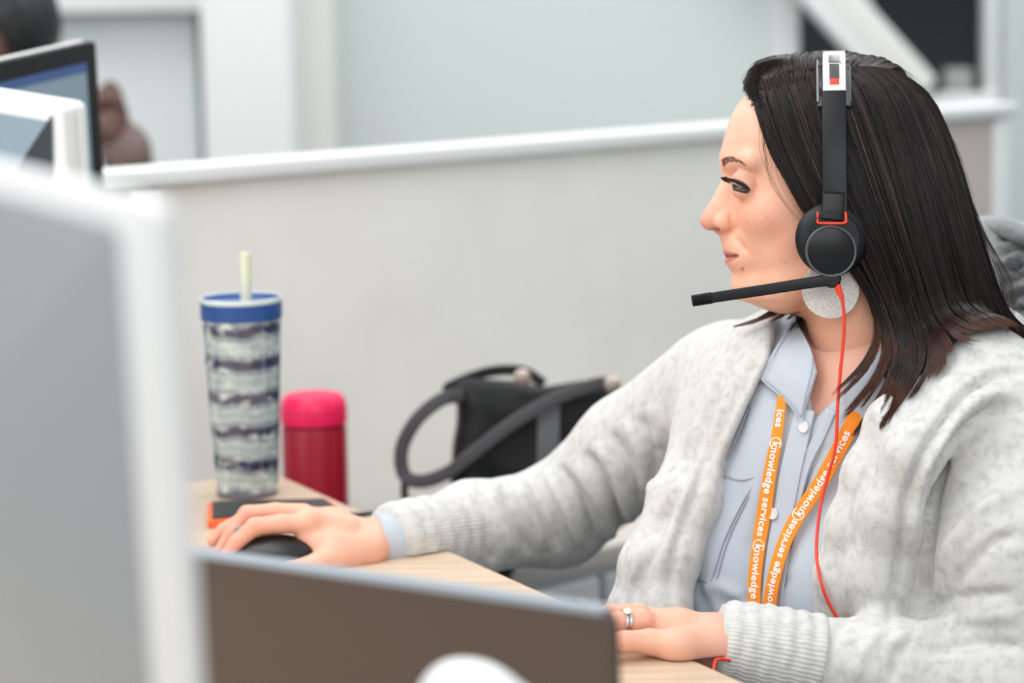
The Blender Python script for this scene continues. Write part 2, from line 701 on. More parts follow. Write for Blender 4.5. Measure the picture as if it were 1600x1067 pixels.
# ------------------------------------------------------------------ cubicle partition
PA = np.array([-0.515, 3.13])     # left end (post)
PB = np.array([0.872, 4.36])
pd = unit(PB - PA)
pn = np.array([pd[1], -pd[0]])     # towards the camera side
TOPZ = 1.087
p3 = lambda s, t, z: np.array([PA[0] + pd[0] * s + pn[0] * t, PA[1] + pd[1] * s + pn[1] * t, z])
LP = float(np.linalg.norm(PB - PA))
pt = empty('cubicle_partition', p3(LP / 2, 0, 0))
Mp = frame_M(p3(0, 0, 0), (pd[0], pd[1], 0), (-pn[0], -pn[1], 0), (0, 0, 1))
child(box_obj('fabric_panel', (0.06, -0.02, 0.05), (LP - 0.03, 0.02, TOPZ - 0.02), M_panel, None, 0.004, Mp), pt)
child(box_obj('top_cap', (-0.14, -0.035, TOPZ - 0.025), (LP + 0.03, 0.035, TOPZ), M_trim, None, 0.006, Mp), pt)
child(box_obj('end_post', (0.012, -0.03, 0.0), (0.058, 0.03, TOPZ - 0.03), M_trim, None, 0.004, Mp), pt)
child(box_obj('end_post', (LP - 0.03, -0.03, 0.0), (LP + 0.015, 0.03, TOPZ - 0.03), M_trim, None, 0.004, Mp), pt)
child(box_obj('dark_slot', (-0.012, -0.022, TOPZ - 0.065), (0.012, 0.022, TOPZ - 0.026), M_black, None, 0.003, Mp), pt)  # black block filling the dark slot beside the end post
tag(pt, 'pale grey cubicle partition with white top cap behind the seated woman', 'partition')
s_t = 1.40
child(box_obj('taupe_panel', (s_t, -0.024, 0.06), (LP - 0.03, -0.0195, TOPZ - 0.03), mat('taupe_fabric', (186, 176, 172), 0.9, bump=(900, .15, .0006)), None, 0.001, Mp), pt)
# next cubicle wall, turning away behind the post
q0 = p3(-0.012, 0, 0)
bk = empty('side_partition', q0)
child(box_obj('fabric_panel', (-0.9, -0.018, 0.05), (-0.012, 0.018, TOPZ - 0.03), mat('white_laminate', (226, 227, 225), 0.6), None, 0.004, frame_M(p3(-0.0, 0, 0), unit([0.66, -0.75, 0]), unit([0.75, 0.66, 0]), (0, 0, 1))), bk)
tag(bk, 'plain white cubicle side wall joining the left end of the grey partition', 'partition')

#@@DESK
DZ = 0.75
e0, e1 = PZ(425, 738, DZ)[:2], PZ(1100, 1040, DZ)[:2]
ed = unit(e1 - e0)
e_far = e0
e_near = e0 + ed * 1.75
left_dir = -np.array([-ed[1], ed[0]])
if left_dir[0] > 0:
    left_dir = -left_dir
poly = [e_far, e_near, e_near + left_dir * 1.5, e_far + left_dir * 1.1]
dk_ = empty('desk', ((e_far[0] + e_near[0]) / 2 - .4, 1.9, 0))


def prism(name, poly, z0, z1, m, bevel=0.002):
    bm = bmesh.new()
    vs = [bm.verts.new((p[0], p[1], z0)) for p in poly]
    f = bm.faces.new(vs)
    r = bmesh.ops.extrude_face_region(bm, geom=[f])
    for g in r['geom']:
        if isinstance(g, bmesh.types.BMVert):
            g.co.z = z1
    bmesh.ops.recalc_face_normals(bm, faces=bm.faces[:])
    if bevel:
        bmesh.ops.bevel(bm, geom=bm.edges[:], offset=bevel, segments=2, profile=0.5, affect='EDGES')
    me = bpy.data.meshes.new(name)
    bm.to_mesh(me)
    bm.free()
    o = link(name, me, m)
    sharp(o)
    return o


child(prism('desktop', poly, DZ - 0.026, DZ, M_wood), dk_)
eb = [e_far + left_dir * -0.002, e_near - left_dir * 0.002, e_near + left_dir * 0.0005, e_far + left_dir * 0.0005]
child(prism('edge_band', eb, DZ - 0.027, DZ - 0.001, M_edge, 0), dk_)
for c in (e_far + left_dir * 0.08 + ed * 0.06, e_near + left_dir * 0.08 - ed * 0.06, poly[2] - left_dir * 0.08 - ed * 0.06, poly[3] - left_dir * 0.08 + ed * 0.06):
    child(box_obj('leg', (c[0] - 0.025, c[1] - 0.025, 0), (c[0] + 0.025, c[1] + 0.025, DZ - 0.024), M_greyback, None, 0.004), dk_)
tag(dk_, 'pale maple desk the woman works at, running diagonally into the frame', 'desk')

# low grey cabinet beyond the desk (carries bag and pink canister)
CZ = 0.56
cb0 = p3(0.02, 0.05, 0)
Mc = frame_M((0, 0, 0), (pd[0], pd[1], 0), (-pn[0], -pn[1], 0), (0, 0, 1))
cab = empty('low_cabinet', p3(0.45, 0.17, 0))
Mc = frame_M(p3(0, 0, 0), (pd[0], pd[1], 0), (-pn[0], -pn[1], 0), (0, 0, 1))
M_cab = mat('cool_grey_laminate', (204, 206, 208), 0.5)
child(box_obj('carcass', (0.02, -0.36, 0.0), (1.0, -0.045, CZ - 0.03), M_cab, None, 0.004, Mc), cab)
child(box_obj('cabinet_top', (0.0, -0.375, CZ - 0.028), (1.02, -0.04, CZ), mat('pale_cabinet_top', (205, 198, 190), 0.5), None, 0.004, Mc), cab)
for k in range(2):
    d_ = box_obj('door', (0.03 + k * 0.485, -0.378, 0.05), (0.505 + k * 0.485, -0.361, CZ - 0.04), M_cab, None, 0.003, Mc)
    child(d_, cab)
    h_ = box_obj('handle', (0.45 + k * 0.1, -0.395, CZ - 0.18), (0.462 + k * 0.1, -0.378, CZ - 0.06), M_chrome, None, 0.002, Mc)
    h_.parent = d_
    h_.matrix_parent_inverse = (Matrix.Translation(-cab.location)).inverted() @ Matrix.Translation(-cab.location)
tag(cab, 'low grey cabinet against the partition carrying the black bag and pink canister', 'cabinet')

#@@CANISTER
M_pink = mat('pink_lid', (238, 16, 88), 0.4, sss=0.1)
M_red = mat('crimson_canister', (160, 4, 36), 0.35)
cx, cy = P(492, 700, 2.98)[:2]
cn = empty('canister', (cx, cy, CZ))
R = 0.0405
T_ = Matrix.Translation((cx, cy, CZ))
ztop = P(492, 615, 2.98)[2] - CZ
zl = P(492, 664, 2.98)[2] - CZ
lathe('canister_body', [(R * .9, 0), (R * .97, 0.004), (R, 0.01), (R, zl - 0.004), (R * .97, zl)], M_red, cn, M=T_)
lathe('screw_lid', [(R * .9, zl + .0005), (R * 1.03, zl + 0.004), (R * 1.03, ztop - 0.018), (R * .98, ztop - 0.008), (R * .85, ztop - 0.001), (R * .5, ztop), (0.002, ztop)], M_pink, cn, M=T_)
tag(cn, 'red canister with bright pink lid standing beside the striped tumbler', 'canister')

#@@TUMBLER
bx_, by_ = PZ(387, 771, DZ)[:2]
TB = empty('tumbler', (bx_, by_, DZ))
dist = by_
zt = P(374, 463, dist)[2] - DZ
mpp = dist / FPX * 1.01
M_tglass = mat('clear_acrylic', (222, 232, 230), 0.08, trans=0.0, coat=1.0, spec=0.6)
nt = M_tglass.node_tree
b_ = nt.nodes['Principled BSDF']
tc = nt.nodes.new('ShaderNodeTexCoord')
sep = nt.nodes.new('ShaderNodeSeparateXYZ')
nt.links.new(tc.outputs['Object'], sep.inputs[0])


def N_(t, **kw):
    n = nt.nodes.new(t)
    for k, v in kw.items():
        setattr(n, k, v)
    return n


# dark wavy rings: per-ring pattern from height + angle noise
mp = N_('ShaderNodeMapping')
mp.inputs['Scale'].default_value = (38, 38, 8)
nz = N_('ShaderNodeTexNoise')
nz.inputs['Scale'].default_value = 1.0
nt.links.new(tc.outputs['Object'], mp.inputs[0])
nt.links.new(mp.outputs[0], nz.inputs['Vector'])
m1 = N_('ShaderNodeMath', operation='MULTIPLY_ADD')
m1.inputs[1].default_value = 0.016
nt.links.new(nz.outputs['Fac'], m1.inputs[0])
nt.links.new(sep.outputs['Z'], m1.inputs[2])
m2 = N_('ShaderNodeMath', operation='MULTIPLY')
m2.inputs[1].default_value = 2 * math.pi / (53 * mpp)
nt.links.new(m1.outputs[0], m2.inputs[0])
m3 = N_('ShaderNodeMath', operation='SINE')
nt.links.new(m2.outputs[0], m3.inputs[0])
rmp = N_('ShaderNodeValToRGB')
e = rmp.color_ramp.elements
e[0].position, e[0].color = 0.0, lin(150, 166, 168)
e[1].position, e[1].color = 1.0, lin(44, 44, 74)
for pos, c in ((0.25, (172, 184, 184)), (0.5, (112, 128, 134)), (0.62, (140, 154, 158)), (0.8, (98, 110, 122)), (0.88, (56, 56, 86))):
    el = e.new(pos)
    el.color = lin(*c)
mr = N_('ShaderNodeMapRange')
mr.inputs['From Min'].default_value, mr.inputs['From Max'].default_value = -1, 1
nt.links.new(m3.outputs[0], mr.inputs[0])
nt.links.new(mr.outputs[0], rmp.inputs[0])
n2 = N_('ShaderNodeTexNoise')
n2.inputs['Scale'].default_value = 1.0
mp2 = N_('ShaderNodeMapping')
mp2.inputs['Scale'].default_value = (60, 60, 90)
nt.links.new(tc.outputs['Object'], mp2.inputs[0])
nt.links.new(mp2.outputs[0], n2.inputs['Vector'])
r2 = N_('ShaderNodeMapRange')
r2.inputs['From Min'].default_value, r2.inputs['From Max'].default_value = 0.52, 0.72
nt.links.new(n2.outputs['Fac'], r2.inputs[0])
mx = N_('ShaderNodeMix', data_type='RGBA')
mx.inputs[7].default_value = lin(196, 206, 202)
nt.links.new(rmp.outputs[0], mx.inputs[6])
nt.links.new(r2.outputs[0], mx.inputs[0])
nt.links.new(mx.outputs[2], b_.inputs['Base Color'])
M_blue = mat('blue_tumbler_lid', (30, 74, 138), 0.35)
M_clear = mat('clear_rim', (214, 226, 226), 0.1, coat=1.0)
rt, rb = 63.5 * mpp, 49 * mpp


def at_local(prof, nm, m, par, k=64, tilt=0.0, cap=True):
    o = lathe(nm, prof, m, None, k, cap=cap)
    o.parent = par
    return o


zb = zt - 34 * mpp
at_local([(rb * .9, 0.001), (rb * 0.98, 0.003), (rb, 0.008), (rb + (rt - rb) * .5, zb * 0.5), (rt * .985, zb)], 'cup_body', M_tglass, TB)
at_local([(rt * .99, zb), (rt, zb + .002), (rt * 1.005, zt - .006), (rt * 1.0, zt - .002), (rt * .93, zt - .002), (rt * .90, zt - .005), (0.004, zt - .006)], 'lid', M_blue, TB)
at_local([(rt * 1.006, zt - .0055), (rt * 1.02, zt - .004), (rt * 1.02, zt - .0005), (rt * 1.0, zt), (rt * .95, zt - .0005), (rt * .95, zt - .004)], 'rim', M_clear, TB, cap=False)
at_local([(rb * .93, 0.0), (rb * 1.0, 0.002), (rb * 1.0, 0.006), (rb * .96, 0.0075)], 'base', mat('smoky_base', (92, 92, 106), 0.2, coat=1.0), TB)
zs = P(386, 395, dist)[2] - DZ
st_ = tube('straw', [(8 * mpp, 0, zt - .01), (8.5 * mpp, 0, (zt + zs) / 2), (9 * mpp, 0, zs)], 9.5 * mpp * .95, mat('pale_yellow_straw', (222, 222, 196), 0.3), None, 12, 16)
st_.parent = TB
tag(TB, 'clear striped tumbler with blue lid and pale yellow straw on the desk', 'tumbler')

#@@BAG
M_bag = mat('black_leather', (9, 10, 12), 0.5, spec=0.25, bump=(120, 0.25, 0.002))
M_strap = mat('charcoal_webbing', (84, 82, 84), 0.7, spec=0.2)
YBG = 3.02
bag = empty('handbag', (*P(860, 700, YBG)[:2], CZ))
bp_ = lambda x, y, dy=0.0: P(x, y, YBG + dy)
bagpoly = [(708, 800), (704, 740), (716, 640), (712, 602), (725, 590), (800, 592), (850, 602), (925, 594), (960, 600), (990, 632), (1000, 690), (1012, 790), (960, 830), (810, 870), (790, 930), (716, 930)]


def f_bag(p):
    x, y, dep = to_px(p.astype(float))
    d2 = polyd(x, y, bagpoly) * YBG / FPX
    taper = np.clip((y - 590) / 200, 0, 1)
    th = 0.022 + 0.05 * taper ** 0.7 + 0.006 * np.sin(x / 22.0) * taper
    dd = np.abs(p[:, 1] - YBG) - th
    return smax(d2.astype(np.float32), dd.astype(np.float32), 0.03) + 0.002 * wob(p, 60, 3)


V, F = nets(f_bag, (P(690, 700, YBG)[0] - .02, YBG - .1, CZ - 0.01), (P(1020, 700, YBG)[0] + .04, YBG + .1, P(800, 570, YBG)[2]), 0.005)
V[:, 2] = np.maximum(V[:, 2], CZ)
child(mesh_np('bag_body', V, F, M_bag), bag)


def ribbon(name, pts, w, th, m, par, up, n=60):
    path = catmull(pts, n)
    V, F = sweep(path, lambda i, t: rrect(w / 2, th / 2, th / 2.2), up)
    o = mesh_np(name, V, F, m)
    sharp(o, 1.0)
    child(o, par)
    return o


ribbon('handle', [bp_(722, 618, -.03), bp_(690, 624, -.05), bp_(652, 655, -.06), bp_(628, 700, -.06), bp_(632, 742, -.06), bp_(660, 752, -.07), bp_(700, 738, -.075), bp_(735, 712, -.08), bp_(800, 662, -.075), bp_(870, 622, -.06), bp_(935, 600, -.045), bp_(958, 604, -.035)], 0.0175, 0.007, M_strap, bag, (0, -1, 0.1), 90)
ribbon('handle', [bp_(726, 610, .03), bp_(700, 606, .045), bp_(760, 582, .05), bp_(815, 580, .04), bp_(850, 600, .03)], 0.014, 0.006, M_bag, bag, (0, -1, 0.2), 50)
ribbon('strap_panel', [bp_(858, 634, -.045), bp_(857, 680, -.068), bp_(856, 740, -.08), bp_(856, 800, -.085)], 0.028, 0.004, mat('grey_strap_panel', (82, 82, 84), 0.6), bag, (0, -1, 0), 20)
ribbon('strap_tail', [bp_(634, 745, -.055), bp_(632, 768, -.05), bp_(636, 800, -.04), bp_(640, 850, -.03)], 0.010, 0.003, M_strap, bag, (0, -1, 0), 20)
for (x, y) in ((816, 590), (957, 602)):
    c = bp_(x, y, -.05)
    lathe('stud', [(0.0005, -0.004), (0.010, -0.004), (0.011, 0), (0.009, 0.004), (0.0005, 0.006)], mat('warm_metal', (190, 174, 164), 0.35, metal=0.6), bag, 24, frame_M(c, (1, 0, 0), (0, 0, 1), (0, -1, 0)))
tag(bag, 'black leather handbag with looped handle slumped against the grey partition', 'handbag')

#@@DESKTHINGS
# dark phone in orange case beyond the hand
def on_desk(px, py):
    return PZ(px, py, DZ)


ph = empty('phone', on_desk(430, 806))
c0, c1, c2, c3 = on_desk(325, 797), on_desk(512, 792), on_desk(532, 806), on_desk(325, 826)
M_orange = mat('orange_case', (240, 104, 52), 0.5)
o = prism('case', [c3[:2], c2[:2], c1[:2], c0[:2]], DZ, DZ + 0.009, M_orange, 0.0015)
child(o, ph)
cen = (c0 + c1 + c2 + c3)[:2] / 4
o = prism('screen', [cen + (q[:2] - cen) * 0.93 for q in (c3, c2, c1, c0)], DZ + 0.009, DZ + 0.0105, M_black, 0)
child(o, ph)
tag(ph, 'dark phone in an orange case lying flat behind the right hand', 'phone')
cdb = tube('cable', [on_desk(531, 808) + [0, 0, .004], on_desk(560, 808) + [0, 0, .003], on_desk(600, 806) + [0, 0, .002], on_desk(648, 830) + [0, 0, .002]], 0.0022, M_black, None, 24, 8)
tag(cdb, 'short black cable lying on the desk beside the cuff', 'cable')

#@@LAPTOP
M_lid = mat('dark_aluminium', (88, 76, 69), 0.38, metal=0.35)
M_lidedge = mat('silver_blue_edge', (150, 160, 170), 0.4, metal=0.2)
TR = P(955, 955, 1.385)
TL = P(340, 868, 1.54)
ex = unit(TR - TL)
dn = unit(np.array([0.02, 0.03, -1.0]))
dn = unit(dn - ex * (dn @ ex) * 0.6)
nrm = unit(np.cross(ex, dn))        # lid normal
if nrm[1] > 0:
    nrm = -nrm
HL = (TR[2] - (DZ + 0.012)) / -dn[2]
WL = 0.345
lp = empty('laptop', (TR[0] - 0.15, TR[1] + 0.1, DZ))
Ml = frame_M(TR, -ex, -nrm, dn)     # x: to the left, y: away from camera, z: downwards
o = box_obj('lid', (0, 0.0, 0.0), (WL, 0.009, HL), [M_lid], None, 0.0, Ml)
bm = bmesh.new()
bm.from_mesh(o.data)
bmesh.ops.bevel(bm, geom=[e for e in bm.edges if abs((e.verts[0].co - e.verts[1].co).normalized().dot(Vector(nrm))) > .9], offset=0.012, segments=5, profile=0.5, affect='EDGES')
bm.to_mesh(o.data)
bm.free()
child(o, lp)
child(box_obj('lid_edge', (0.006, -0.0005, -0.0006), (WL - 0.006, 0.0105, 0.0042), M_lidedge, None, 0.0005, Ml), lp)
child(box_obj('screen_bezel', (0.004, 0.0091, 0.006), (WL - 0.004, 0.0106, HL - 0.004), M_black, None, 0.0006, Ml), lp)
# base lies behind the lid, away from the camera
bo = TR + dn * HL
fwd = unit(np.array([-nrm[0], -nrm[1], 0]))
exh = unit(np.array([ex[0], ex[1], 0]))
Mbz = frame_M((bo[0], bo[1], DZ), -exh, fwd, (0, 0, 1))
child(box_obj('keyboard_base', (0.0, 0.0, 0.001), (WL, 0.235, 0.014), mat('grey_aluminium', (140, 146, 152), 0.35, metal=0.6), None, 0.003, Mbz), lp)
child(box_obj('keyboard', (0.03, 0.03, 0.014), (WL - 0.03, 0.135, 0.0155), M_black, None, 0.0004, Mbz), lp)
tag(lp, 'dark laptop lid seen from behind in the blurred foreground', 'laptop')

# white rounded lamp head in front of the lid
wl = empty('desk_lamp', P(745, 1500, 1.3))
wl.location.z = DZ
wx, wy = P(748, 1018, 1.29)[:2]
wl.location.x, wl.location.y = wx, wy
top = P(738, 1028, 1.29)


def f_lamp(p):
    a = ell(p, (top[0] - 0.002, top[1], top[2] - 0.032), (0.031, 0.030, 0.030))
    b = cone(p, (top[0] - 0.010, top[1], top[2] - 0.021), (top[0] + 0.028, top[1], top[2] - 0.038), 0.017, 0.018)
    return smin(a, b, 0.01)


V, F = nets(f_lamp, (top[0] - .07, top[1] - .06, top[2] - .09), (top[0] + .09, top[1] + .06, top[2] + .02), 0.003)
child(mesh_np('lamp_head', V, F, M_white), wl)
tube('stem', [(wx, wy, DZ + .01), (wx, wy, top[2] - .05)], 0.008, M_white, wl, 8)
lathe('base', [(0.05, 0), (0.052, 0.004), (0.048, 0.012), (0.012, 0.015)], M_white, wl, M=Matrix.Translation((wx, wy, DZ)))
tag(wl, 'small white round-topped lamp blurred in front of the dark laptop lid', 'lamp')

#@@MONITORS
# big white-framed monitor in the left foreground, seen from behind
def quad_slab(name, A, B, C, D, y0, y1, m, bevel=0.003, inset=0.0):
    """slab on the quad A(top-left) B(top-right) C(bottom-right) D(bottom-left); y0..y1 along its rear normal"""
    A, B, C, D = map(lambda q: np.asarray(q, float), (A, B, C, D))
    n = unit(np.cross(B - A, D - A))
    if n[1] < 0:
        n = -n
    bm = bmesh.new()
    fr = [bm.verts.new(q + n * y0) for q in (A, B, C, D)]
    bk = [bm.verts.new(q + n * y1) for q in (A, B, C, D)]
    bm.faces.new(fr)
    bm.faces.new(bk[::-1])
    for i in range(4):
        j = (i + 1) % 4
        bm.faces.new((fr[j], fr[i], bk[i], bk[j]))
    bmesh.ops.recalc_face_normals(bm, faces=bm.faces[:])
    if bevel:
        es = [e for e in bm.edges if abs((e.verts[0].co - e.verts[1].co).normalized().dot(Vector(n))) > .9]
        bmesh.ops.bevel(bm, geom=es, offset=bevel, segments=6, profile=0.5, affect='EDGES')
        bmesh.ops.bevel(bm, geom=[e for e in bm.edges if len(e.link_faces) == 2 and e.calc_face_angle(0) > 1.0], offset=min(0.002, abs(y1 - y0) * .3), segments=2, profile=.5, affect='EDGES')
    me = bpy.data.meshes.new(name)
    bm.to_mesh(me)
    bm.free()
    o = link(name, me, m)
    sharp(o)
    return o


def bil(A, B, C, D, u, v):
    A, B, C, D = map(lambda q: np.asarray(q, float), (A, B, C, D))
    return (A * (1 - u) + B * u) * (1 - v) + (D * (1 - u) + C * u) * v


mB = P(246, 322, 0.95)
mC = P(318, 1420, 1.02)
mA = P(-460, 150, 1.25)
mD = mA + (mC - mB)
mn = empty('computer_monitor', ((mA[0] + mB[0]) / 2, (mA[1] + mB[1]) / 2, DZ))
child(quad_slab('housing', mA, mB, mC, mD, 0, 0.009, M_white, 0.006), mn)
wm = np.linalg.norm(mB - mA)
i0, i1 = 0.028 / wm, 1 - 0.029 / wm
child(quad_slab('back_panel', bil(mA, mB, mC, mD, i0, .04), bil(mA, mB, mC, mD, i1, .04), bil(mA, mB, mC, mD, i1, .92), bil(mA, mB, mC, mD, i0, .92), -0.0015, 0.002, M_greyback, 0.004), mn)
ctr = bil(mA, mB, mC, mD, .5, 1)
child(box_obj('stand', (ctr[0] - 0.03, ctr[1] - 0.01 + .04, DZ + 0.01), (ctr[0] + 0.03, ctr[1] + .06, ctr[2] + 0.15), M_white, None, 0.004), mn)
child(box_obj('base', (ctr[0] - 0.11, ctr[1] - 0.06, DZ), (ctr[0] + 0.11, ctr[1] + 0.13, DZ + 0.012), M_white, None, 0.004), mn)
tag(mn, 'large white-framed monitor with grey back blurred at the left edge', 'monitor')

M_scr = mat('lit_screen', (120, 140, 152), 0.3, emit=((110, 128, 140), 0.2))
M_scr2 = mat('screen_title_bar', (60, 84, 128), 0.3, emit=((50, 76, 124), 0.22))
M_scr3 = mat('pale_lit_screen', (120, 136, 146), 0.3, emit=((150, 168, 178), 0.25))


def front_monitor(A, B, C, D, name, label, bez, mbez, mback, scr, bar=None, edge=None):
    o0 = empty(name, ((A[0] + B[0]) / 2, (A[1] + B[1]) / 2, DZ))
    w, h = np.linalg.norm(B - A), np.linalg.norm(D - A)
    child(quad_slab('bezel', A, B, C, D, 0, 0.014, mbez, 0.006), o0)
    child(quad_slab('rear_shell', A + [0, 0, .001], B + [0, 0, .001], C, D, 0.0145, 0.024, mback, 0.006), o0)
    u, v = bez / w, bez / h
    child(quad_slab('screen', bil(A, B, C, D, u, v), bil(A, B, C, D, 1 - u, v), bil(A, B, C, D, 1 - u, 1 - v), bil(A, B, C, D, u, 1 - v), -0.001, 0.001, scr, 0), o0)
    if bar:
        child(quad_slab('title_bar', bil(A, B, C, D, u, v), bil(A, B, C, D, 1 - u, v), bil(A, B, C, D, 1 - u, v + .035), bil(A, B, C, D, u, v + .035), -0.002, 0.0, bar, 0), o0)
    ct = (C + D) / 2
    nb = unit(np.cross(B - A, D - A))
    nb = -nb if nb[1] < 0 else nb
    nb = unit([nb[0], nb[1], 0])
    Ms = frame_M((ct[0], ct[1], 0), unit([nb[1], -nb[0], 0]), nb, (0, 0, 1))
    child(box_obj('stand', (-0.03, 0.03, DZ + 0.008), (0.03, 0.055, ct[2] + 0.16), mback, None, 0.004, Ms), o0)
    child(box_obj('base', (-0.1, -0.03, DZ), (0.1, 0.13, DZ + 0.01), mback, None, 0.003, Ms), o0)
    tag(o0, label, 'monitor')
    return o0


B1 = P(150, 64, 2.95)
A1 = P(-330, 172, 2.5)
dz = np.array([0, 0.03, -0.30])
front_monitor(A1, B1, B1 + dz, A1 + dz, 'computer_monitor', 'black-bezelled monitor with blue-grey screen in front of the dark-haired person', 0.023, M_blackmat, M_white, M_scr, M_scr2)
B2 = P(98, 166, 1.75)
A2 = P(-400, 84, 1.95)
dz2 = np.array([0, 0.02, -0.30])
front_monitor(A2, B2, B2 + dz2, A2 + dz2, 'computer_monitor', 'white-bezelled monitor in front of the black-bezelled one, top left', 0.0125, M_white, M_white, M_scr3)
mw = [o_ for o_ in bpy.data.objects if o_.name.startswith('computer_monitor')][-1]
n2_ = unit(np.cross(B2 - A2, dz2))
n2_ = -n2_ if n2_[1] > 0 else n2_
def on_scr(px, py):
    d = CF + CR * (px - 800.0) / FPX + CU * (533.5 - py) / FPX
    t = ((B2 - CPOS) @ n2_) / (d @ n2_)
    return CPOS + d * t + n2_ * 0.0018
o_ = mesh_np('painted_reflection', [on_scr(40, 245), on_scr(84, 178), on_scr(86, 300), on_scr(10, 300)], [(0, 1, 2, 3)], mat('dark_screen_area', (52, 58, 66), 0.3), None, False)  # dark reflection on the screen, painted as a flat panel
child(o_, mw)
# desk that carries those two
fd = empty('desk', (-0.9, 2.9, 0))
child(box_obj('desktop', (-1.75, 2.35 + .3, DZ - 0.03), (-0.62, 3.0, DZ), M_wood, None, 0.003), fd)
for x in (-1.7, -0.68):
    for y in (2.72, 2.94):
        child(box_obj('leg', (x - .02, y - .02, 0), (x + .02, y + .02, DZ - .03), M_greyback, None, .003), fd)
tag(fd, 'second maple desk hidden behind the screens at the far left', 'desk')

#@@COLLEAGUE
M_cskin = mat('dark_brown_skin', (92, 62, 54), 0.5, sss=0.1)
M_chair_hair = mat('black_hair', (16, 17, 19), 0.5, bump=(120, .6, .004))
M_csleeve = mat('taupe_knit', (118, 100, 96), 0.9)
YC = 4.3
q = empty('person', (*P(-20, 300, YC)[:2], 0))
hc = P(-14, 60, YC)
elb = P(212, 300, YC - .05)
hand_ = P(170, 160, YC - .1)
shc = P(30, 330, YC)


def f_cskin(p):
    d = ell(p, hc, (0.074, 0.092, 0.115))
    d = smin(d, cone(p, hc + [0, -.088, .015], hc + [0, -.108, -.02], .009, .014), .012)
    for s_ in (-1, 1):
        d = smax(d, -ell(p, hc + [s_ * .031, -.095, .012], (.017, .016, .010)), .01)
        d = smin(d, ell(p, hc + [s_ * .076, .005, -.005], (.010, .02, .03)), .006)
    d = smin(d, ell(p, hc + [0, -.084, -.052], (.024, .013, .010)), .008)
    d = smin(d, cone(p, hc + [0, 0, -.08], hc + [0.0, .02, -.22], 0.05, 0.055), 0.03)
    return smin(d, cone(p, hand_ + [0.01, 0, -.02], P(176, 205, YC - .1), 0.024, 0.03), 0.01)


def f_csl(p):
    d = ell(p, shc + [-.02, .02, -.28], (0.20, 0.13, 0.36))
    d = smin(d, chain(p, [shc + [.12, 0, -.03], P(222, 330, YC), P(196, 235, YC - .08), P(172, 190, YC - .1)], [0.07, 0.05, 0.04, 0.026], 0.02), 0.03)
    return d + 0.004 * wob(p, 40, 5)


V, F = nets(f_cskin, hc + [-.15, -.2, -.4], hc + [.35, .2, .2], 0.008)
body2 = mesh_np('body', V, F, M_cskin)
child(body2, q)
V, F = nets(f_csl, shc + [-.3, -.3, -.8], shc + [.4, .25, .3], 0.01)
child(mesh_np('sweater', V, F, M_csleeve), q)


def f_chair_hair(p):
    d = ell(p, hc + [0.012, .02, .03], (0.108, 0.115, 0.12))
    return smax(d, -ell(p, hc + [-.03, -.09, -.035], (0.075, 0.08, 0.09)), 0.01) + 0.003 * wob(p, 90, 8)


V, F = nets(f_chair_hair, hc + [-.15, -.15, -.15], hc + [.16, .2, .2], 0.007)
child(mesh_np('hair', V, F, M_chair_hair), q)
# fingers of the raised hand
for k, (dx, dy) in enumerate(((-10, -6), (-3, -16), (5, -20), (12, -14), (20, 6))):
    pass
V, F = nets(lambda p: np.minimum.reduce([chain(p, [P(160 + 9 * k, 188, YC - .1), P(158 + 9 * k + (k - 1.5) * 1.5, 160 - 6 * (1.5 - abs(k - 1.5)), YC - .12), P(160 + 8 * k, 140 - 9 * (1.5 - abs(k - 1.5)), YC - .115)], [.0095, .0085, .0065], .004) for k in range(4)]), P(140, 210, YC - .2), P(215, 100, YC), 0.0035)
o = mesh_np('fingers', V, F, M_cskin)
o.parent = body2
o.matrix_parent_inverse = Matrix.Identity(4)
tag(q, 'dark-haired person in a taupe sweater behind the screens, top left corner', 'person')

#@@WOMAN
# ------------------------------------------------------------------ the woman
W = empty('person', (0.33, 2.3, 0))
tag(W, 'dark-haired woman in light grey cardigan and headset, seen in profile', 'person')
HD = P(1250, 300, 2.25)
HDEP = (HD - CPOS) @ CF
HS = HDEP / FPX                       # metres per photo pixel at her head


def H(q):
    """head space (photo px right, px down, px away) -> world"""
    q = np.asarray(q, float)
    single = q.ndim == 1
    q = np.atleast_2d(q)
    r = HD + HS * ((q[:, :1] - 1250) * CR - (q[:, 1:2] - 300) * CU + q[:, 2:3] * CF)
    return r[0] if single else r


def HR(q):
    """like H, but x, y are where the point is seen in the photo at its own depth"""
    q = np.asarray(q, float)
    single = q.ndim == 1
    q = np.atleast_2d(q)
    d = CF + CR * (q[:, :1] - 800) / FPX + CU * (533.5 - q[:, 1:2]) / FPX
    r = CPOS + d * (HDEP + q[:, 2:3] * HS)
    return r[0] if single else r


def Hinv(p):
    d = (p - HD) / HS
    return np.stack([d @ CR + 1250, 300 - d @ CU, d @ CF], 1)


def sym(fn, p):
    """evaluate fn on |w| (both sides)"""
    q = p.copy()
    q[:, 2] = np.abs(q[:, 2])
    return fn(q)


EYE = np.array([1159.0, 292.0, 52.0])


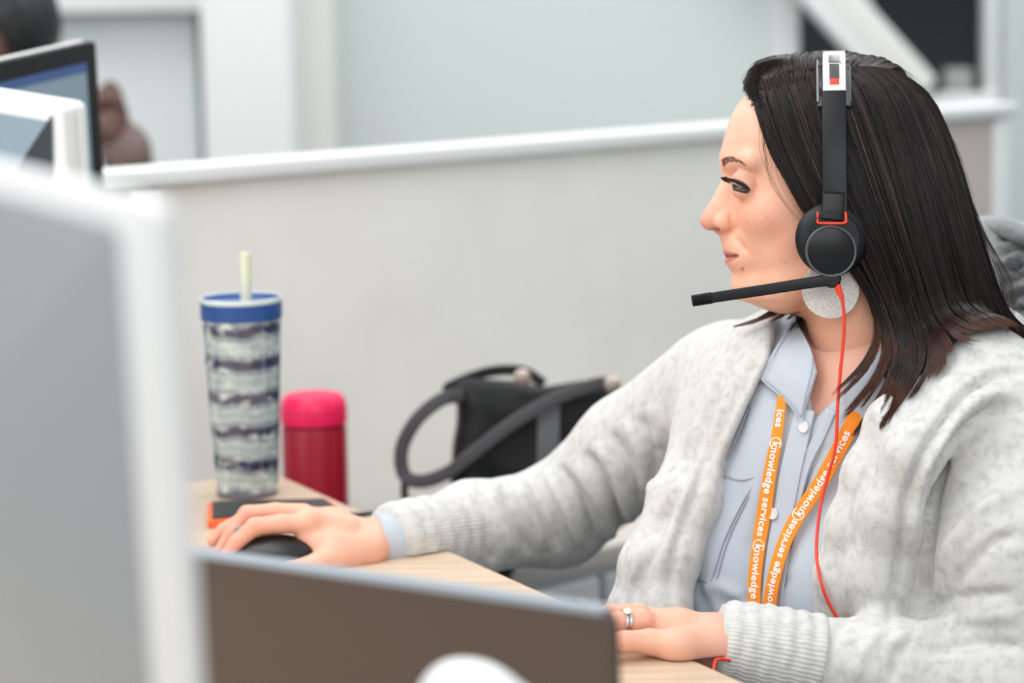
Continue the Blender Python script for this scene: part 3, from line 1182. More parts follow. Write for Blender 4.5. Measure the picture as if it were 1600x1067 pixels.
def f_head(p):
    a = p.copy()
    a[:, 2] = np.abs(a[:, 2])
    d = ell(a, (1288, 215, 0), (158, 118, 118))
    d = smin(d, ell(a, (1235, 330, 0), (92, 135, 92)), 30)
    d = smin(d, ell(a, (1250, 400, 0), (80, 78, 82)), 25)
    d = smin(d, chain(a, [(1172, 447, 0), (1222, 452, 42), (1295, 418, 82), (1310, 340, 92)], [26, 30, 26, 24], 10), 20)
    d = smin(d, ell(a, (1235, 445, 0), (62, 46, 50)), 18)
    d = smin(d, ell(a, (1190, 340, 58), (30, 30, 30)), 22)                 # cheek bones
    d = smin(d, ell(a, (1165, 398, 0), (34, 36, 40)), 18)                  # muzzle
    d = smin(d, cone(a, (1150, 252, 12), (1168, 256, 66), 16, 16), 14)     # brow
    d = smax(d, -ell(a, (1136, 292, 52), (24, 21, 27)), 14)                # sockets
    # nose
    n = cone(a, (1146, 276, 0), (1118, 336, 0), 10, 17)
    n = smin(n, ell(a, (1109, 345, 0), (15, 15, 15)), 8)
    n = smin(n, ell(a, (1127, 349, 20), (13.5, 13, 11)), 3.5)
    n = smin(n, cone(a, (1150, 284, 0), (1137, 342, 0), 15, 24), 12)
    d = smin(d, n, 9)
    d = smax(d, -ell(a, (1115, 360.5, 19), (10, 4.6, 11)), 1.5)             # nostrils
    d = smax(d, -cone(a, (1140, 338, 28), (1142, 361, 27), 3.0, 2.5), 5)
    d = smax(d, -cone(a, (1145, 364, 30), (1160, 390, 42), 1.0, 1.0), 12)   # crease behind the wing
    # lips
    d = smin(d, cone(a, (1137, 394, 0), (1152, 398, 26), 7, 3.5), 4)
    d = smin(d, cone(a, (1140, 409, 0), (1153, 405, 24), 8, 4), 4)
    d = smax(d, -cone(a, (1126, 400.5, 0), (1155, 400, 31), 2.3, 1.9), 2.0)
    # ear (mostly under the ear cup)
    d = smin(d, ell(a, (1305, 372, 98), (22, 34, 10)), 6)
    # eye lids
    d = smin(d, ell(a, EYE, (24, 24, 24)), 5)
    ap = ell(a, (1142, 297, 60), (24, 4.6, 34), np.array([[0.94, 0.34, 0], [-0.34, 0.94, 0], [0, 0, 1]]))
    d = smax(d, -ap, 2.0)
    d = smax(d, -ell(a, EYE, (21.5, 21.5, 21.5)) if False else d, 0)
    # neck and upper chest
    d = smin(d, cone(a, (1335, 420, 0), (1372, 640, 0), 84, 92), 26)
    # sinew and collar-bone hint
    d = smin(d, cone(a, (1330, 440, 62), (1292, 650, 18), 16, 15), 14)
    return d


PROFILE = [(1230, 96), (1200, 112), (1180, 130), (1163, 150), (1150, 165), (1141, 183), (1135, 200), (1128.5, 225), (1124, 246), (1124.5, 256), (1127, 266), (1127.5, 276),
           (1122.5, 290), (1114, 306), (1104, 322), (1096.5, 334), (1093, 343), (1095, 352), (1102, 360), (1114, 364.5), (1123, 367.5),
           (1127, 375), (1128.5, 387), (1129, 392.5), (1131.5, 398), (1134, 400.5), (1133, 405), (1132.6, 410), (1135, 416), (1140, 421), (1144, 428), (1143, 436), (1141.5, 446), (1143, 456), (1148, 466), (1158, 475)]


def vfit(V):
    """pull the midline of the face to its measured profile"""
    pr = np.array(PROFILE)
    ys = np.arange(100, 472, 2.0)
    mid = (np.abs(V[:, 2]) < 60) & (V[:, 0] < 1230)
    tgt = np.interp(ys, pr[:, 1], pr[:, 0])
    cur = np.full(len(ys), np.nan)
    for i, y in enumerate(ys):
        m = mid & (np.abs(V[:, 1] - y) < 2.0)
        if m.any():
            cur[i] = V[m, 0].min()
    ok = ~np.isnan(cur)
    dl = np.interp(ys, ys[ok], (tgt - cur)[ok])
    for _ in range(3):
        dl[1:-1] = (dl[:-2] + dl[1:-1] * 2 + dl[2:]) / 4
    de = np.interp(V[:, 1], ys, dl, left=0, right=0)
    sig = np.interp(V[:, 1], [100, 200, 250, 280, 300, 368, 385, 470], [120, 90, 60, 24, 26, 30, 45, 60])
    w = np.exp(-(V[:, 2] / sig) ** 2) * np.clip((1250 - V[:, 0]) / 70, 0, 1)
    V = V.copy()
    V[:, 0] += de * w
    return V


V, F = nets(f_head, (1075, 80, -150), (1480, 660, 150), 1.75)
V = relax(V, F, 1, 0.4)
V = vfit(V)
V = vfit(V)
head_h = V.copy()
skin = np.tile(np.array(lin(230, 176, 150)[:3]), (len(V), 1))


def blend(C, w, rgb):
    w = np.clip(w, 0, 1)[:, None]
    return C * (1 - w) + np.array(lin(*rgb)[:3]) * w


def g3(c, r, p=2):
    q = V.copy()
    q[:, 2] = np.abs(q[:, 2])
    return np.exp(-(np.sum(((q - np.array(c)) / np.array(r)) ** 2, 1)) ** (p / 2))


skin = blend(skin, 0.38 * g3((1104, 345, 0), (36, 34, 40)), (214, 124, 104))
skin = blend(skin, 0.35 * g3((1200, 350, 75), (50, 45, 60)), (222, 144, 116))
skin = blend(skin, 0.35 * g3((1280, 420, 90), (70, 60, 70)), (216, 144, 112))
skin = blend(skin, 0.45 * (V[:, 1] > 470) * np.clip((V[:, 1] - 470) / 60, 0, 1), (206, 140, 110))  # neck below the jaw: shading painted in as a darker tint
skin = blend(skin, 0.35 * g3((1150, 200, 0), (60, 60, 90)), (218, 178, 164))
skin = blend(skin, 0.5 * g3((1150, 281, 60), (17, 10, 24)), (130, 84, 76))
# lips
aw = np.abs(V[:, 2])
lipline = 400.3
tp = np.clip((1158 - V[:, 0]) / 26, 0.02, 1)
up = np.clip(1 - np.abs((V[:, 1] - 400.3 + 4.2 * tp) / (4.8 * tp)), 0, 1) * 2
lo = np.clip(1 - np.abs((V[:, 1] - 400.3 - 7 * tp) / (7.5 * tp)), 0, 1) * 2
xr = np.clip((1156 - V[:, 0]) / 8, 0, 1) * (aw < 34)
skin = blend(skin, 0.75 * np.clip(np.maximum(up, lo), 0, 1) * xr, (188, 98, 96))
skin = blend(skin, np.exp(-((V[:, 1] - 400.6) / 2.3) ** 2) * np.clip((1158 - V[:, 0]) / 5, 0, 1) * (aw < 36), (92, 34, 34))  # mouth line: crease shade between the lips put into the colour
# nostril: shade of the hollow put into the skin colour
skin = blend(skin, 1.2 * np.exp(-np.sum(((np.c_[V[:, :2], aw] - [1115, 360, 16]) / [9, 3.6, 9]) ** 2, 1)), (96, 34, 28))
skin = skin * (1 + 0.05 * wob(V, 0.12, 31)[:, None] * [0.4, 1, 1.1] + 0.035 * wob(V, 0.5, 32)[:, None] * [0.3, 1, 1])
hx_ = np.interp(V[:, 1], [90, 130, 150, 165, 200, 245, 290, 340], [1160, 1164, 1174, 1188, 1202, 1218, 1246, 1276])
skin = blend(skin, np.clip((V[:, 0] - hx_) / 10, 0, .85) * (V[:, 1] < 345), (58, 40, 34))
for (fx, fy) in ((1175, 331), (1182, 338), (1186, 362), (1200, 335), (1191, 344), (1211, 408), (1219, 413), (1230, 416), (1246, 414), (1162, 352), (1195, 350), (1320, 545), (1335, 500), (1290, 600)):
    m = (np.hypot(V[:, 0] - fx, V[:, 1] - fy) < 1.9) & (V[:, 2] < 0)
    skin[m] = skin[m] * 0.86
m = (np.hypot(V[:, 0] - 1157, V[:, 1] - 421) < 3.2) & (V[:, 2] < 0)
skin[m] = np.array(lin(212, 124, 106)[:3])

# ---- torso measurements (world)
UF = unit([-0.74, -0.67, 0])        # facing
US = unit([0.67, -0.74, 0])         # her left, towards the camera
UZ = np.array([0, 0, 1.0])
SF = P(1112, 596, 2.43)             # far shoulder (her right)
SN = P(1565, 622, 2.12)             # near shoulder (her left)
SN = SN + [0, 0, 0]
MID = (SF + SN) / 2
NB = H((1372, 640, 0))              # neck base
TA = np.stack([US, UF, UZ])
CC = MID + UF * 0.015 - UZ * 0.12
BC = MID + UF * 0.035 - UZ * 0.33


def f_torso(p):
    d = ell(p, CC, (0.172, 0.105, 0.19), TA)
    d = smin(d, ell(p, BC, (0.165, 0.115, 0.22), TA), 0.05)
    for s in (-1, 1):
        d = smin(d, ell(p, MID + UF * 0.085 + US * 0.08 * s - UZ * 0.17, (0.062, 0.055, 0.065), TA), 0.04)
    d = smin(d, cone(p, NB + UZ * 0.0, SN - US * .03, 0.05, 0.045), 0.04)
    d = smin(d, cone(p, NB, SF + US * .03, 0.05, 0.045), 0.04)
    d = smin(d, cone(p, NB + UZ * .03, MID - UZ * .1, 0.055, 0.08), 0.03)
    return d


FE = P(872, 806, 2.56)     # far elbow
FW = P(588, 846, 2.385)    # far wrist
NE = P(1640, 1100, 2.02)   # near elbow
NW = P(1112, 1002, 2.02)   # near wrist


def f_arm_far(p, o=0.0):
    return chain(p, [SF - UZ * .01, FE, FW], [0.045 + o, 0.038 + o, 0.026 + o * .6], 0.02)


def f_arm_near(p, o=0.0):
    return chain(p, [SN - UZ * .01, NE, NW], [0.045 + o, 0.038 + o, 0.026 + o * .6], 0.02)


def f_inner(p):
    return smin(smin(f_torso(p), f_arm_far(p), 0.02), f_arm_near(p), 0.02)


# ---- hands (world metres); far hand = her right, on the mouse
A2w = lambda x, y, Y: P(x, y, Y - (0.075 if x < 700 else 0.0))
hf = {
    'wrist': A2w(592, 850, 2.455), 'w2': A2w(640, 846, 2.47),
}


def f_hand_far(p):
    k = 0.006
    d = chain(p, [A2w(650, 846, 2.475), A2w(585, 850, 2.455)], [0.023, 0.0225], 0.01)
    d = smin(d, chain(p, [A2w(585, 850, 2.455), A2w(530, 838, 2.445), A2w(490, 824, 2.445)], [0.0225, 0.021, 0.0135], 0.01), 0.012)
    d = smin(d, chain(p, [A2w(585, 846, 2.475), A2w(520, 820, 2.475), A2w(470, 806, 2.48)], [0.019, 0.0165, 0.0105], 0.01), 0.012)
    d = smin(d, chain(p, [A2w(575, 860, 2.43), A2w(520, 858, 2.42), A2w(480, 838, 2.425)], [0.018, 0.018, 0.0115], 0.01), 0.012)
    d = smin(d, cone(p, A2w(485, 812, 2.43), A2w(470, 812, 2.50), 0.012, 0.009), 0.010)
    fing = [
        ([(482, 818, 2.425), (440, 818, 2.42), (398, 823, 2.415), (370, 847, 2.41), (352, 870, 2.405)], [.0112, .0095, .0092, .0082, .0062]),
        ([(474, 803, 2.45), (430, 799, 2.447), (386, 803, 2.445), (362, 832, 2.437), (343, 862, 2.43)], [.0108, .0088, .0088, .0078, .006]),
        ([(470, 804, 2.475), (425, 806, 2.475), (380, 812, 2.475), (350, 828, 2.47), (332, 846, 2.465)], [.010, .0085, .0083, .0074, .0058]),
        ([(474, 812, 2.50), (430, 818, 2.505), (390, 822, 2.505), (356, 830, 2.50), (333, 840, 2.50)], [.009, .0078, .0074, .0066, .0054]),
    ]
    for pts, rs in fing:
        d = smin(d, chain(p, [A2w(*q) for q in pts], rs, 0.003), 0.0045)
    # thumb, on the viewer's side of the mouse
    d = smin(d, chain(p, [A2w(545, 872, 2.415), A2w(500, 880, 2.395), A2w(455, 893, 2.38), A2w(425, 902, 2.375)], [.014, .0115, .0095, .007], 0.004), 0.009)
    # knuckle tendons
    d = smin(d, cone(p, A2w(540, 826, 2.435), A2w(484, 808, 2.43), 0.0135, 0.0085), 0.006)
    return d


def f_hand_near(p):
    d = chain(p, [A2w(1190, 1006, 2.035), A2w(1118, 1003, 2.02)], [0.024, 0.0225], 0.01)
    d = smin(d, chain(p, [A2w(1118, 998, 2.03), A2w(1060, 990, 2.025), A2w(1005, 973, 2.02)], [0.0205, 0.0195, 0.0115], 0.01), 0.012)
    d = smin(d, chain(p, [A2w(1118, 1010, 2.0), A2w(1060, 1010, 1.985), A2w(1015, 1003, 1.985)], [0.0180, 0.0140, 0.0105], 0.01), 0.010)
    d = smin(d, chain(p, [A2w(1118, 995, 2.045), A2w(1060, 984, 2.055), A2w(1000, 966, 2.06)], [0.0185, 0.0175, 0.011], 0.01), 0.012)
    fing = [
        ([(1015, 1002, 1.985), (975, 1002, 1.978), (935, 1006, 1.972), (905, 1012, 1.968)], [.0105, .0088, .0078, .0062]),
        ([(1003, 970, 2.012), (965, 973, 2.008), (915, 980, 2.002), (880, 990, 1.998)], [.0108, .0095, .0086, .0068]),
        ([(998, 962, 2.045), (955, 962, 2.045), (905, 970, 2.04), (866, 984, 2.035)], [.0112, .0098, .0088, .007]),
        ([(998, 962, 2.072), (955, 962, 2.078), (908, 970, 2.08), (872, 982, 2.08)], [.011, .0096, .0086, .007]),
        ([(1070, 990, 2.075), (1020, 992, 2.105), (975, 990, 2.12), (945, 992, 2.125)], [.015, .0115, .010, .0075]),
    ]
    for pts, rs in fing:
        d = smin(d, chain(p, [A2w(*q) for q in pts], rs, 0.003), 0.0045)
    return d


def box_of(pts, m):
    a = np.array(pts)
    return a.min(0) - m, a.max(0) + m


parts = [(H(V), F, skin)]
for fn, pts, res in ((f_hand_far, [A2w(330, 780, 2.37), A2w(655, 905, 2.53), A2w(330, 905, 2.37), A2w(655, 790, 2.5)], 0.0021),
                     (f_hand_near, [A2w(860, 930, 2.13), A2w(1195, 1050, 1.95), A2w(860, 1040, 1.95), A2w(1195, 930, 2.1)], 0.0019)):
    lo_, hi_ = box_of(pts, 0.035)
    v, f = nets(fn, lo_, hi_, res)
    v = relax(v, f, 1, 0.4)
    if fn is f_hand_near:
        v[:, 2] = np.maximum(v[:, 2], DZ + 0.001)
    x, y, _ = to_px(v)
    c = np.tile(np.array(lin(226, 172, 148)[:3]), (len(v), 1))
    n_ = wob(v, 160, 4)[:, None] * 0.06
    c = c * (1 + n_)
    if fn is f_hand_far:
        w_ = np.clip((480 - x) / 120, 0, 1)
    else:
        w_ = np.clip((1010 - x) / 60, 0, 1) * 0.6
    w_ = (w_ * 0.4)[:, None]
    c = c * (1 - w_) + np.array(lin(226, 140, 122)[:3]) * w_
    parts.append((v, f, c))
lo_, hi_ = np.minimum(SF, NE) - [.3, .3, .35], np.maximum(SN, SF) + [.2, .35, .12]
lo_[2] = 0.5
lo_[0] = FW[0] - .05
hi_[0] = NE[0] + .1
v, f = nets(f_inner, lo_, hi_, 0.008)
parts.append((v, f, np.tile(np.array(lin(226, 170, 148)[:3]), (len(v), 1))))
VV = np.vstack([q_[0] for q_ in parts])
off_ = np.cumsum([0] + [len(q_[0]) for q_ in parts])
FF = np.vstack([q_[1] + off_[i] for i, q_ in enumerate(parts)])
M_skin = mat('skin', (226, 172, 150), 0.47, sss=0.18, attr='tint', bump=(900, 0.12, 0.0006), spec=0.42)
body = mesh_np('body', VV, FF, M_skin)
set_color(body, np.vstack([q_[2] for q_ in parts]))
child(body, W)

# ---- eyes
M_eye = mat('eye_white', (214, 206, 202), 0.15, coat=1.0, attr='tint')
for s in (-1, 1):
    c = EYE * [1, 1, s]
    bm = bmesh.new()
    bmesh.ops.create_uvsphere(bm, u_segments=48, v_segments=32, radius=20.5)
    me = bpy.data.meshes.new('eyeball')
    bm.to_mesh(me)
    bm.free()
    q_ = np.zeros(len(me.vertices) * 3)
    me.vertices.foreach_get('co', q_)
    q_ = q_.reshape(-1, 3)
    gd = unit([-0.93, 0.20, 0.26 * s])
    dd = (q_ / 20.5) @ gd
    col_ = np.tile(np.array(lin(112, 100, 98)[:3]), (len(q_), 1))
    col_[dd > 0.86] = lin(62, 44, 36)[:3]
    col_[dd > 0.965] = lin(8, 8, 8)[:3]
    world_q = H(q_ + c)
    me.vertices.foreach_set('co', world_q.ravel())
    o = link('eyeball', me, M_eye)
    set_color(o, col_)
    child(o, W)

# ---- strands (lashes, brows, hair) as slim tapering solids


def strands(name, lines, r0, r1, m, parent, cols=None, k=3):
    """lines (n, m, 3) world; radii taper r0 -> r1"""
    L = np.asarray(lines, float)
    n, mm, _ = L.shape
    T = np.gradient(L, axis=1)
    T /= np.linalg.norm(T, axis=2)[..., None] + 1e-12
    up = np.array([0.3, -0.9, 0.3])
    A = np.cross(T, up)
    A /= np.linalg.norm(A, axis=2)[..., None] + 1e-9
    B = np.cross(T, A)
    t = np.linspace(0, 1, mm)
    r0 = np.broadcast_to(np.asarray(r0, float), (n,))
    rad = r0[:, None] * (1 - t[None] ** 2 * (1 - r1))
    out = []
    for j in range(k):
        a = 2 * math.pi * j / k
        out.append(L + (A * math.cos(a) + B * math.sin(a)) * rad[..., None])
    VV = np.stack(out, 2).reshape(-1, 3)      # n, mm, k
    i = np.arange(n)[:, None, None] * mm * k
    r = np.arange(mm - 1)[None, :, None] * k
    j = np.arange(k)[None, None, :]
    a = i + r + j
    b = i + r + (j + 1) % k
    FF = np.stack([a, b, b + k, a + k], -1).reshape(-1, 4)
    o = mesh_np(name, VV, FF, m)
    if cols is not None:
        set_color(o, np.repeat(cols.reshape(-1, 3), k, axis=0))
    if parent:
        child(o, parent)
    return o


M_lash = mat('dark_lash', (16, 13, 16), 0.5)
M_brow = mat('brown_brow_hair', (128, 94, 78), 0.8)
for s in (-1, 1):
    ls = []
    lid = catmull([(1136, 288, 46), (1139, 286, 60), (1148, 289, 71), (1158, 296, 76), (1164, 301, 75)], 40)
    for i in range(150):
        t = RNG.uniform(0, 39)
        b0 = lid[int(t)] + RNG.normal(0, .5, 3)
        u_ = t / 39
        dr = np.array([-1.0 + 0.5 * u_, 0.05 - 0.55 * (1 - u_) * .6, 0.35 + 0.6 * u_])
        dr = unit(dr)
        L = RNG.uniform(11, 18) * (1 if s < 0 else .45)
        pts = [b0 + dr * L * q_ + np.array([0, (0.30 * L) * (q_ - q_ * q_ * 1.5), 0]) for q_ in np.linspace(0, 1, 7)]
        ls.append(H(np.array(pts) * [1, 1, s]))
    strands('eyelashes', ls, 0.00055, 0.15, M_lash, W)
    tube('eyeliner', [H(np.array(q_) * [1, 1, s]) for q_ in lid[::4]], (lambda t: 0.0012 + 0.0009 * math.sin(math.pi * min(1, t * 1.1))), M_lash, W, 30, 8)
    tube('eyeliner', [H(np.array(q_) * [1, 1, s]) for q_ in ((1146, 301, 72), (1154, 304, 75), (1161, 304, 75), (1165, 301, 74))], 0.0007, mat('soft_brown_liner', (70, 50, 46), 0.6), W, 16, 6)
    bs = []
    bl = catmull([(1127, 257, 20), (1130, 253, 34), (1138, 253, 52), (1150, 259, 70), (1163, 270, 82)], 60)
    for i in range(190):
        t = RNG.uniform(0, 0.85) ** 1.25
        b0 = bl[int(t * 59)].copy()
        wd = 4.5 * (1 - t) + 1.2
        b0[1] += RNG.uniform(-wd, wd)
        # set the root on the skin
        j = np.argmin((head_h[:, 1] - b0[1]) ** 2 + (np.abs(head_h[:, 2]) - b0[2]) ** 2 + 1e3 * (head_h[:, 0] > 1215))
        b0[0] = head_h[j, 0] - .3
        dr = unit([0.35 + .5 * t, -0.35 + 0.6 * t, 0.75])
        pts = [b0 + dr * q_ * RNG.uniform(6, 9) + np.array([-0.6, 0, 0]) for q_ in (0, .5, 1)]
        bs.append(H(np.array(pts) * [1, 1, s]))
    strands('eyebrow', bs, 0.00024, 0.2, M_brow, W)

# ---- hair
G = {}
NEAR = [
    [(1176, 138, -38), (1180, 165, -72), (1190, 200, -92), (1207, 245, -108), (1232, 290, -118), (1262, 340, -122), (1305, 395, -118), (1350, 440, -112), (1368, 505, -110), (1355, 560, -122), (1300, 612, -140)],
    [(1196, 128, -60), (1208, 165, -90), (1226, 220, -114), (1252, 280, -128), (1290, 345, -132), (1335, 405, -128), (1372, 460, -122), (1386, 520, -120), (1382, 575, -130), (1352, 625, -142), (1312, 668, -150)],
    [(1222, 120, -68), (1240, 160, -100), (1262, 225, -124), (1290, 290, -136), (1325, 355, -140), (1360, 415, -137), (1388, 475, -133), (1402, 535, -132), (1396, 590, -138), (1370, 645, -146), (1345, 690, -152)],
    [(1256, 114, -72), (1276, 155, -106), (1300, 225, -130), (1326, 295, -142), (1358, 365, -146), (1388, 430, -143), (1408, 490, -139), (1416, 545, -138), (1410, 595, -142), (1390, 640, -148), (1362, 680, -152)],
    [(1290, 109, -73), (1318, 150, -108), (1344, 225, -133), (1370, 300, -145), (1396, 375, -148), (1420, 445, -145), (1434, 500, -141), (1440, 540, -140), (1438, 575, -142), (1424, 605, -146), (1405, 632, -150)],
    [(1328, 105, -68), (1362, 148, -101), (1390, 222, -127), (1414, 300, -140), (1436, 375, -143), (1455, 440, -140), (1468, 485, -136), (1478, 512, -135), (1492, 525, -138), (1510, 530, -144), (1535, 530, -152)],
    [(1362, 105, -58), (1402, 152, -84), (1432, 225, -108), (1456, 300, -121), (1478, 375, -124), (1496, 435, -120), (1508, 475, -115), (1520, 500, -113), (1532, 515, -112), (1548, 522, -115), (1565, 528, -118)],
    [(1388, 108, -42), (1434, 155, -60), (1466, 228, -76), (1491, 305, -86), (1512, 380, -88), (1530, 435, -85), (1543, 470, -80), (1556, 495, -75), (1570, 510, -72), (1590, 522, -70), (1612, 532, -68)],
    [(1405, 113, -18), (1452, 158, -26), (1485, 232, -34), (1509, 308, -40), (1530, 380, -42), (1547, 435, -40), (1560, 470, -36), (1574, 495, -32), (1588, 510, -30), (1604, 522, -28), (1625, 535, -28)],
    [(1408, 116, 14), (1452, 166, 16), (1484, 240, 18), (1506, 315, 18), (1524, 385, 18), (1540, 440, 18), (1552, 475, 18), (1565, 500, 18), (1580, 515, 18), (1594, 528, 18), (1610, 540, 18)],
    [(1390, 112, 45), (1432, 172, 75), (1458, 250, 95), (1474, 325, 102), (1485, 395, 102), (1494, 445, 100), (1500, 480, 98), (1505, 505, 96), (1510, 525, 96), (1515, 540, 96), (1520, 555, 96)],
]
FAR = [
    [(1188, 134, -50), (1184, 116, -24), (1190, 110, 8), (1206, 135, 55), (1214, 195, 90), (1218, 260, 106), (1208, 330, 120), (1222, 400, 118), (1222, 460, 108), (1200, 505, 98), (1152, 512, 92)],
    [(1196, 126, -58), (1182, 108, -25), (1188, 102, 15), (1204, 125, 65), (1205, 180, 105), (1222, 250, 125), (1238, 320, 130), (1248, 400, 128), (1244, 465, 118), (1218, 512, 106), (1168, 526, 98)],
    [(1222, 119, -67), (1212, 97, -30), (1222, 92, 15), (1236, 118, 72), (1252, 180, 112), (1266, 250, 130), (1276, 330, 134), (1284, 400, 132), (1284, 470, 122), (1284, 520, 116), (1280, 560, 110)],
    [(1256, 113, -71), (1256, 91, -32), (1270, 88, 15), (1285, 115, 74), (1300, 180, 115), (1310, 250, 132), (1315, 330, 136), (1318, 400, 134), (1312, 470, 126), (1300, 530, 120), (1275, 570, 112)],
    [(1290, 109, -73), (1298, 89, -32), (1314, 87, 15), (1330, 115, 70), (1345, 180, 110), (1352, 250, 128), (1356, 330, 132), (1358, 400, 130), (1355, 470, 126), (1350, 530, 122), (1340, 580, 118)],
    [(1328, 105, -67), (1342, 91, -30), (1356, 92, 12), (1370, 118, 60), (1385, 180, 98), (1395, 250, 118), (1402, 330, 122), (1405, 400, 120), (1405, 470, 118), (1404, 530, 116), (1400, 580, 114)],
    [(1362, 105, -56), (1380, 98, -20), (1390, 103, 10), (1400, 125, 50), (1418, 185, 82), (1432, 250, 100), (1442, 330, 106), (1448, 400, 106), (1452, 460, 104), (1455, 520, 102), (1458, 565, 100)],
    [(1388, 108, -40), (1404, 108, -10), (1412, 116, 14), (1422, 138, 40), (1440, 190, 66), (1456, 255, 84), (1468, 330, 92), (1476, 395, 94), (1482, 450, 94), (1488, 510, 94), (1492, 550, 94)],
]


def sheet(guides, nu, nv):
    g = np.array(guides, float)
    g2 = np.stack([catmull(q_, nv) for q_ in g])            # guides, nv, 3
    return np.stack([catmull(g2[:, j], nu) for j in range(nv)], 1)   # nu, nv, 3


HC = np.array([1300, 260, 0.0])
hair_lines, hair_cols, hair_r = [], [], []
c_dark, c_mid, c_red = [np.array(lin(*q_)[:3]) for q_ in ((11, 8, 9), (36, 25, 22), (92, 54, 38))]
under_V, under_F = [], []
for gi, (gd_, count) in enumerate(((NEAR, 9500), (FAR, 5200))):
    NU, NVV = 160, 26
    Sg = sheet(gd_, NU, NVV)
    # outward direction
    dirc = np.cross(np.gradient(Sg, axis=0), np.gradient(Sg, axis=1))
    dirc /= np.linalg.norm(dirc, axis=2)[..., None] + 1e-9
    rad_ = Sg - HC
    rad_[:, 8:, 1] *= 0.1
    dirc *= np.where((dirc * rad_).sum(2) < 0, -1.0, 1.0)[..., None]
    for _ in range(4):
        dirc[1:-1] = (dirc[:-2] + dirc[1:-1] + dirc[2:]) / 3
        dirc[:, 1:-1] = (dirc[:, :-2] + dirc[:, 1:-1] + dirc[:, 2:]) / 3
    dirc /= np.linalg.norm(dirc, axis=2)[..., None] + 1e-9
    # under-layer: closed thick slab
    n_use = int(NVV * 0.86)
    top_ = Sg[:, :n_use] - dirc[:, :n_use] * 7
    bot_ = Sg[:, :n_use] - dirc[:, :n_use] * 18
    th_ = (np.clip((np.arange(n_use)[::-1]) / 6, 0.1, 1) * np.clip(np.arange(n_use) / 3, 0.1, 1))[None, :, None] * np.clip(np.arange(NU) / 25, 0.1, 1)[:, None, None]
    bot_ = top_ + (bot_ - top_) * th_
    base = sum(len(q_) for q_ in under_V)
    A_, B_ = top_.reshape(-1, 3), bot_.reshape(-1, 3)
    under_V += [A_, B_]
    idx = lambda i, j, s: base + s * len(A_) + i * n_use + j
    for i in range(NU - 1):
        for j in range(n_use - 1):
            under_F.append((idx(i, j, 0), idx(i + 1, j, 0), idx(i + 1, j + 1, 0), idx(i, j + 1, 0)))
            under_F.append((idx(i, j, 1), idx(i, j + 1, 1), idx(i + 1, j + 1, 1), idx(i + 1, j, 1)))
    for i in range(NU - 1):
        under_F.append((idx(i, n_use - 1, 0), idx(i + 1, n_use - 1, 0), idx(i + 1, n_use - 1, 1), idx(i, n_use - 1, 1)))
        under_F.append((idx(i, 0, 0), idx(i, 0, 1), idx(i + 1, 0, 1), idx(i + 1, 0, 0)))
    for j in range(n_use - 1):
        under_F.append((idx(0, j, 0), idx(0, j + 1, 0), idx(0, j + 1, 1), idx(0, j, 1)))
        under_F.append((idx(NU - 1, j, 0), idx(NU - 1, j, 1), idx(NU - 1, j + 1, 1), idx(NU - 1, j + 1, 0)))
    # strands with clumps
    ncl = 95 if gi == 0 else 50
    clump_u = np.sort(RNG.uniform(0, 1, ncl))
    clump_b = RNG.uniform(0, 1, ncl)
    clump_d = RNG.normal(0, 1, (ncl, 3))
    clump_len = RNG.uniform(0.86, 1.06, ncl)
    clump_c = RNG.uniform(0.45, 1.9, ncl)
    tt = np.linspace(0, 1, 22)
    for i in range(count):
        u_ = RNG.uniform(0, 1)
        ci = int(np.argmin(np.abs(clump_u - u_)))
        ln = np.clip(clump_len[ci] * RNG.uniform(0.90, 1.03), 0.7, 1.12)
        if gi == 0 and RNG.uniform() < 0.12:
            ln *= RNG.uniform(0.75, 0.95)
        cl = 0.75 * np.clip(tt * 1.25 - 0.25, 0, 1) ** 1.1
        uu = np.clip(u_ + (clump_u[ci] - u_) * cl + 0.004 * np.sin(tt * 6 + i), 0, 1) * (NU - 1)
        vv = np.clip(tt * ln, 0, 1) * (NVV - 1)
        i0_, j0_ = np.minimum(uu.astype(int), NU - 2), np.minimum(vv.astype(int), NVV - 2)
        fu, fv = (uu - i0_)[:, None], (vv - j0_)[:, None]
        bl_ = lambda Q: (Q[i0_, j0_] * (1 - fu) + Q[i0_ + 1, j0_] * fu) * (1 - fv) + (Q[i0_, j0_ + 1] * (1 - fu) + Q[i0_ + 1, j0_ + 1] * fu) * fv
        p_ = bl_(Sg)
        dd_ = bl_(dirc)
        lift = RNG.uniform(-5, 2.5) + 5.0 * clump_b[ci]
        amp = np.clip(tt * 1.6, 0, 1)[:, None]
        p_ = p_ + dd_ * (lift * np.minimum(1, tt * 8 + .2))[:, None]
        p_ = p_ + clump_d[ci] * [2.5, 1, 2] * (tt[:, None] ** 2) * 1.5
        ph_ = RNG.uniform(0, 6)
        fly = 1.0 if RNG.uniform() > 0.04 else 4.0
        p_ = p_ + np.stack([np.sin(tt * 5 + ph_), 0 * tt, np.cos(tt * 4 + ph_)], 1) * amp * 1.1 * fly
        if ln > 1:
            ext = (tt * ln > 1)
            if ext.any():
                j1 = np.argmax(ext)
                tv = unit(p_[j1 - 1] - p_[j1 - 2])
                for q_ in range(j1, len(tt)):
                    p_[q_] = p_[q_ - 1] + tv * 8
        hair_lines.append(p_)
        tw = RNG.uniform()
        base_c = c_dark * (1 - tw * .6) + c_mid * tw * .6
        if RNG.uniform() < 0.07:
            base_c = c_mid * 2.6
        base_c = base_c * clump_c[ci]
        if gi == 0 and u_ < 0.15:
            base_c = base_c * .7 + c_mid * .3
        if gi == 1:
            base_c = base_c * 1.5
        tip_w = np.clip((tt - 0.80) / 0.2, 0, 1)[:, None] * RNG.uniform(.2, 1)
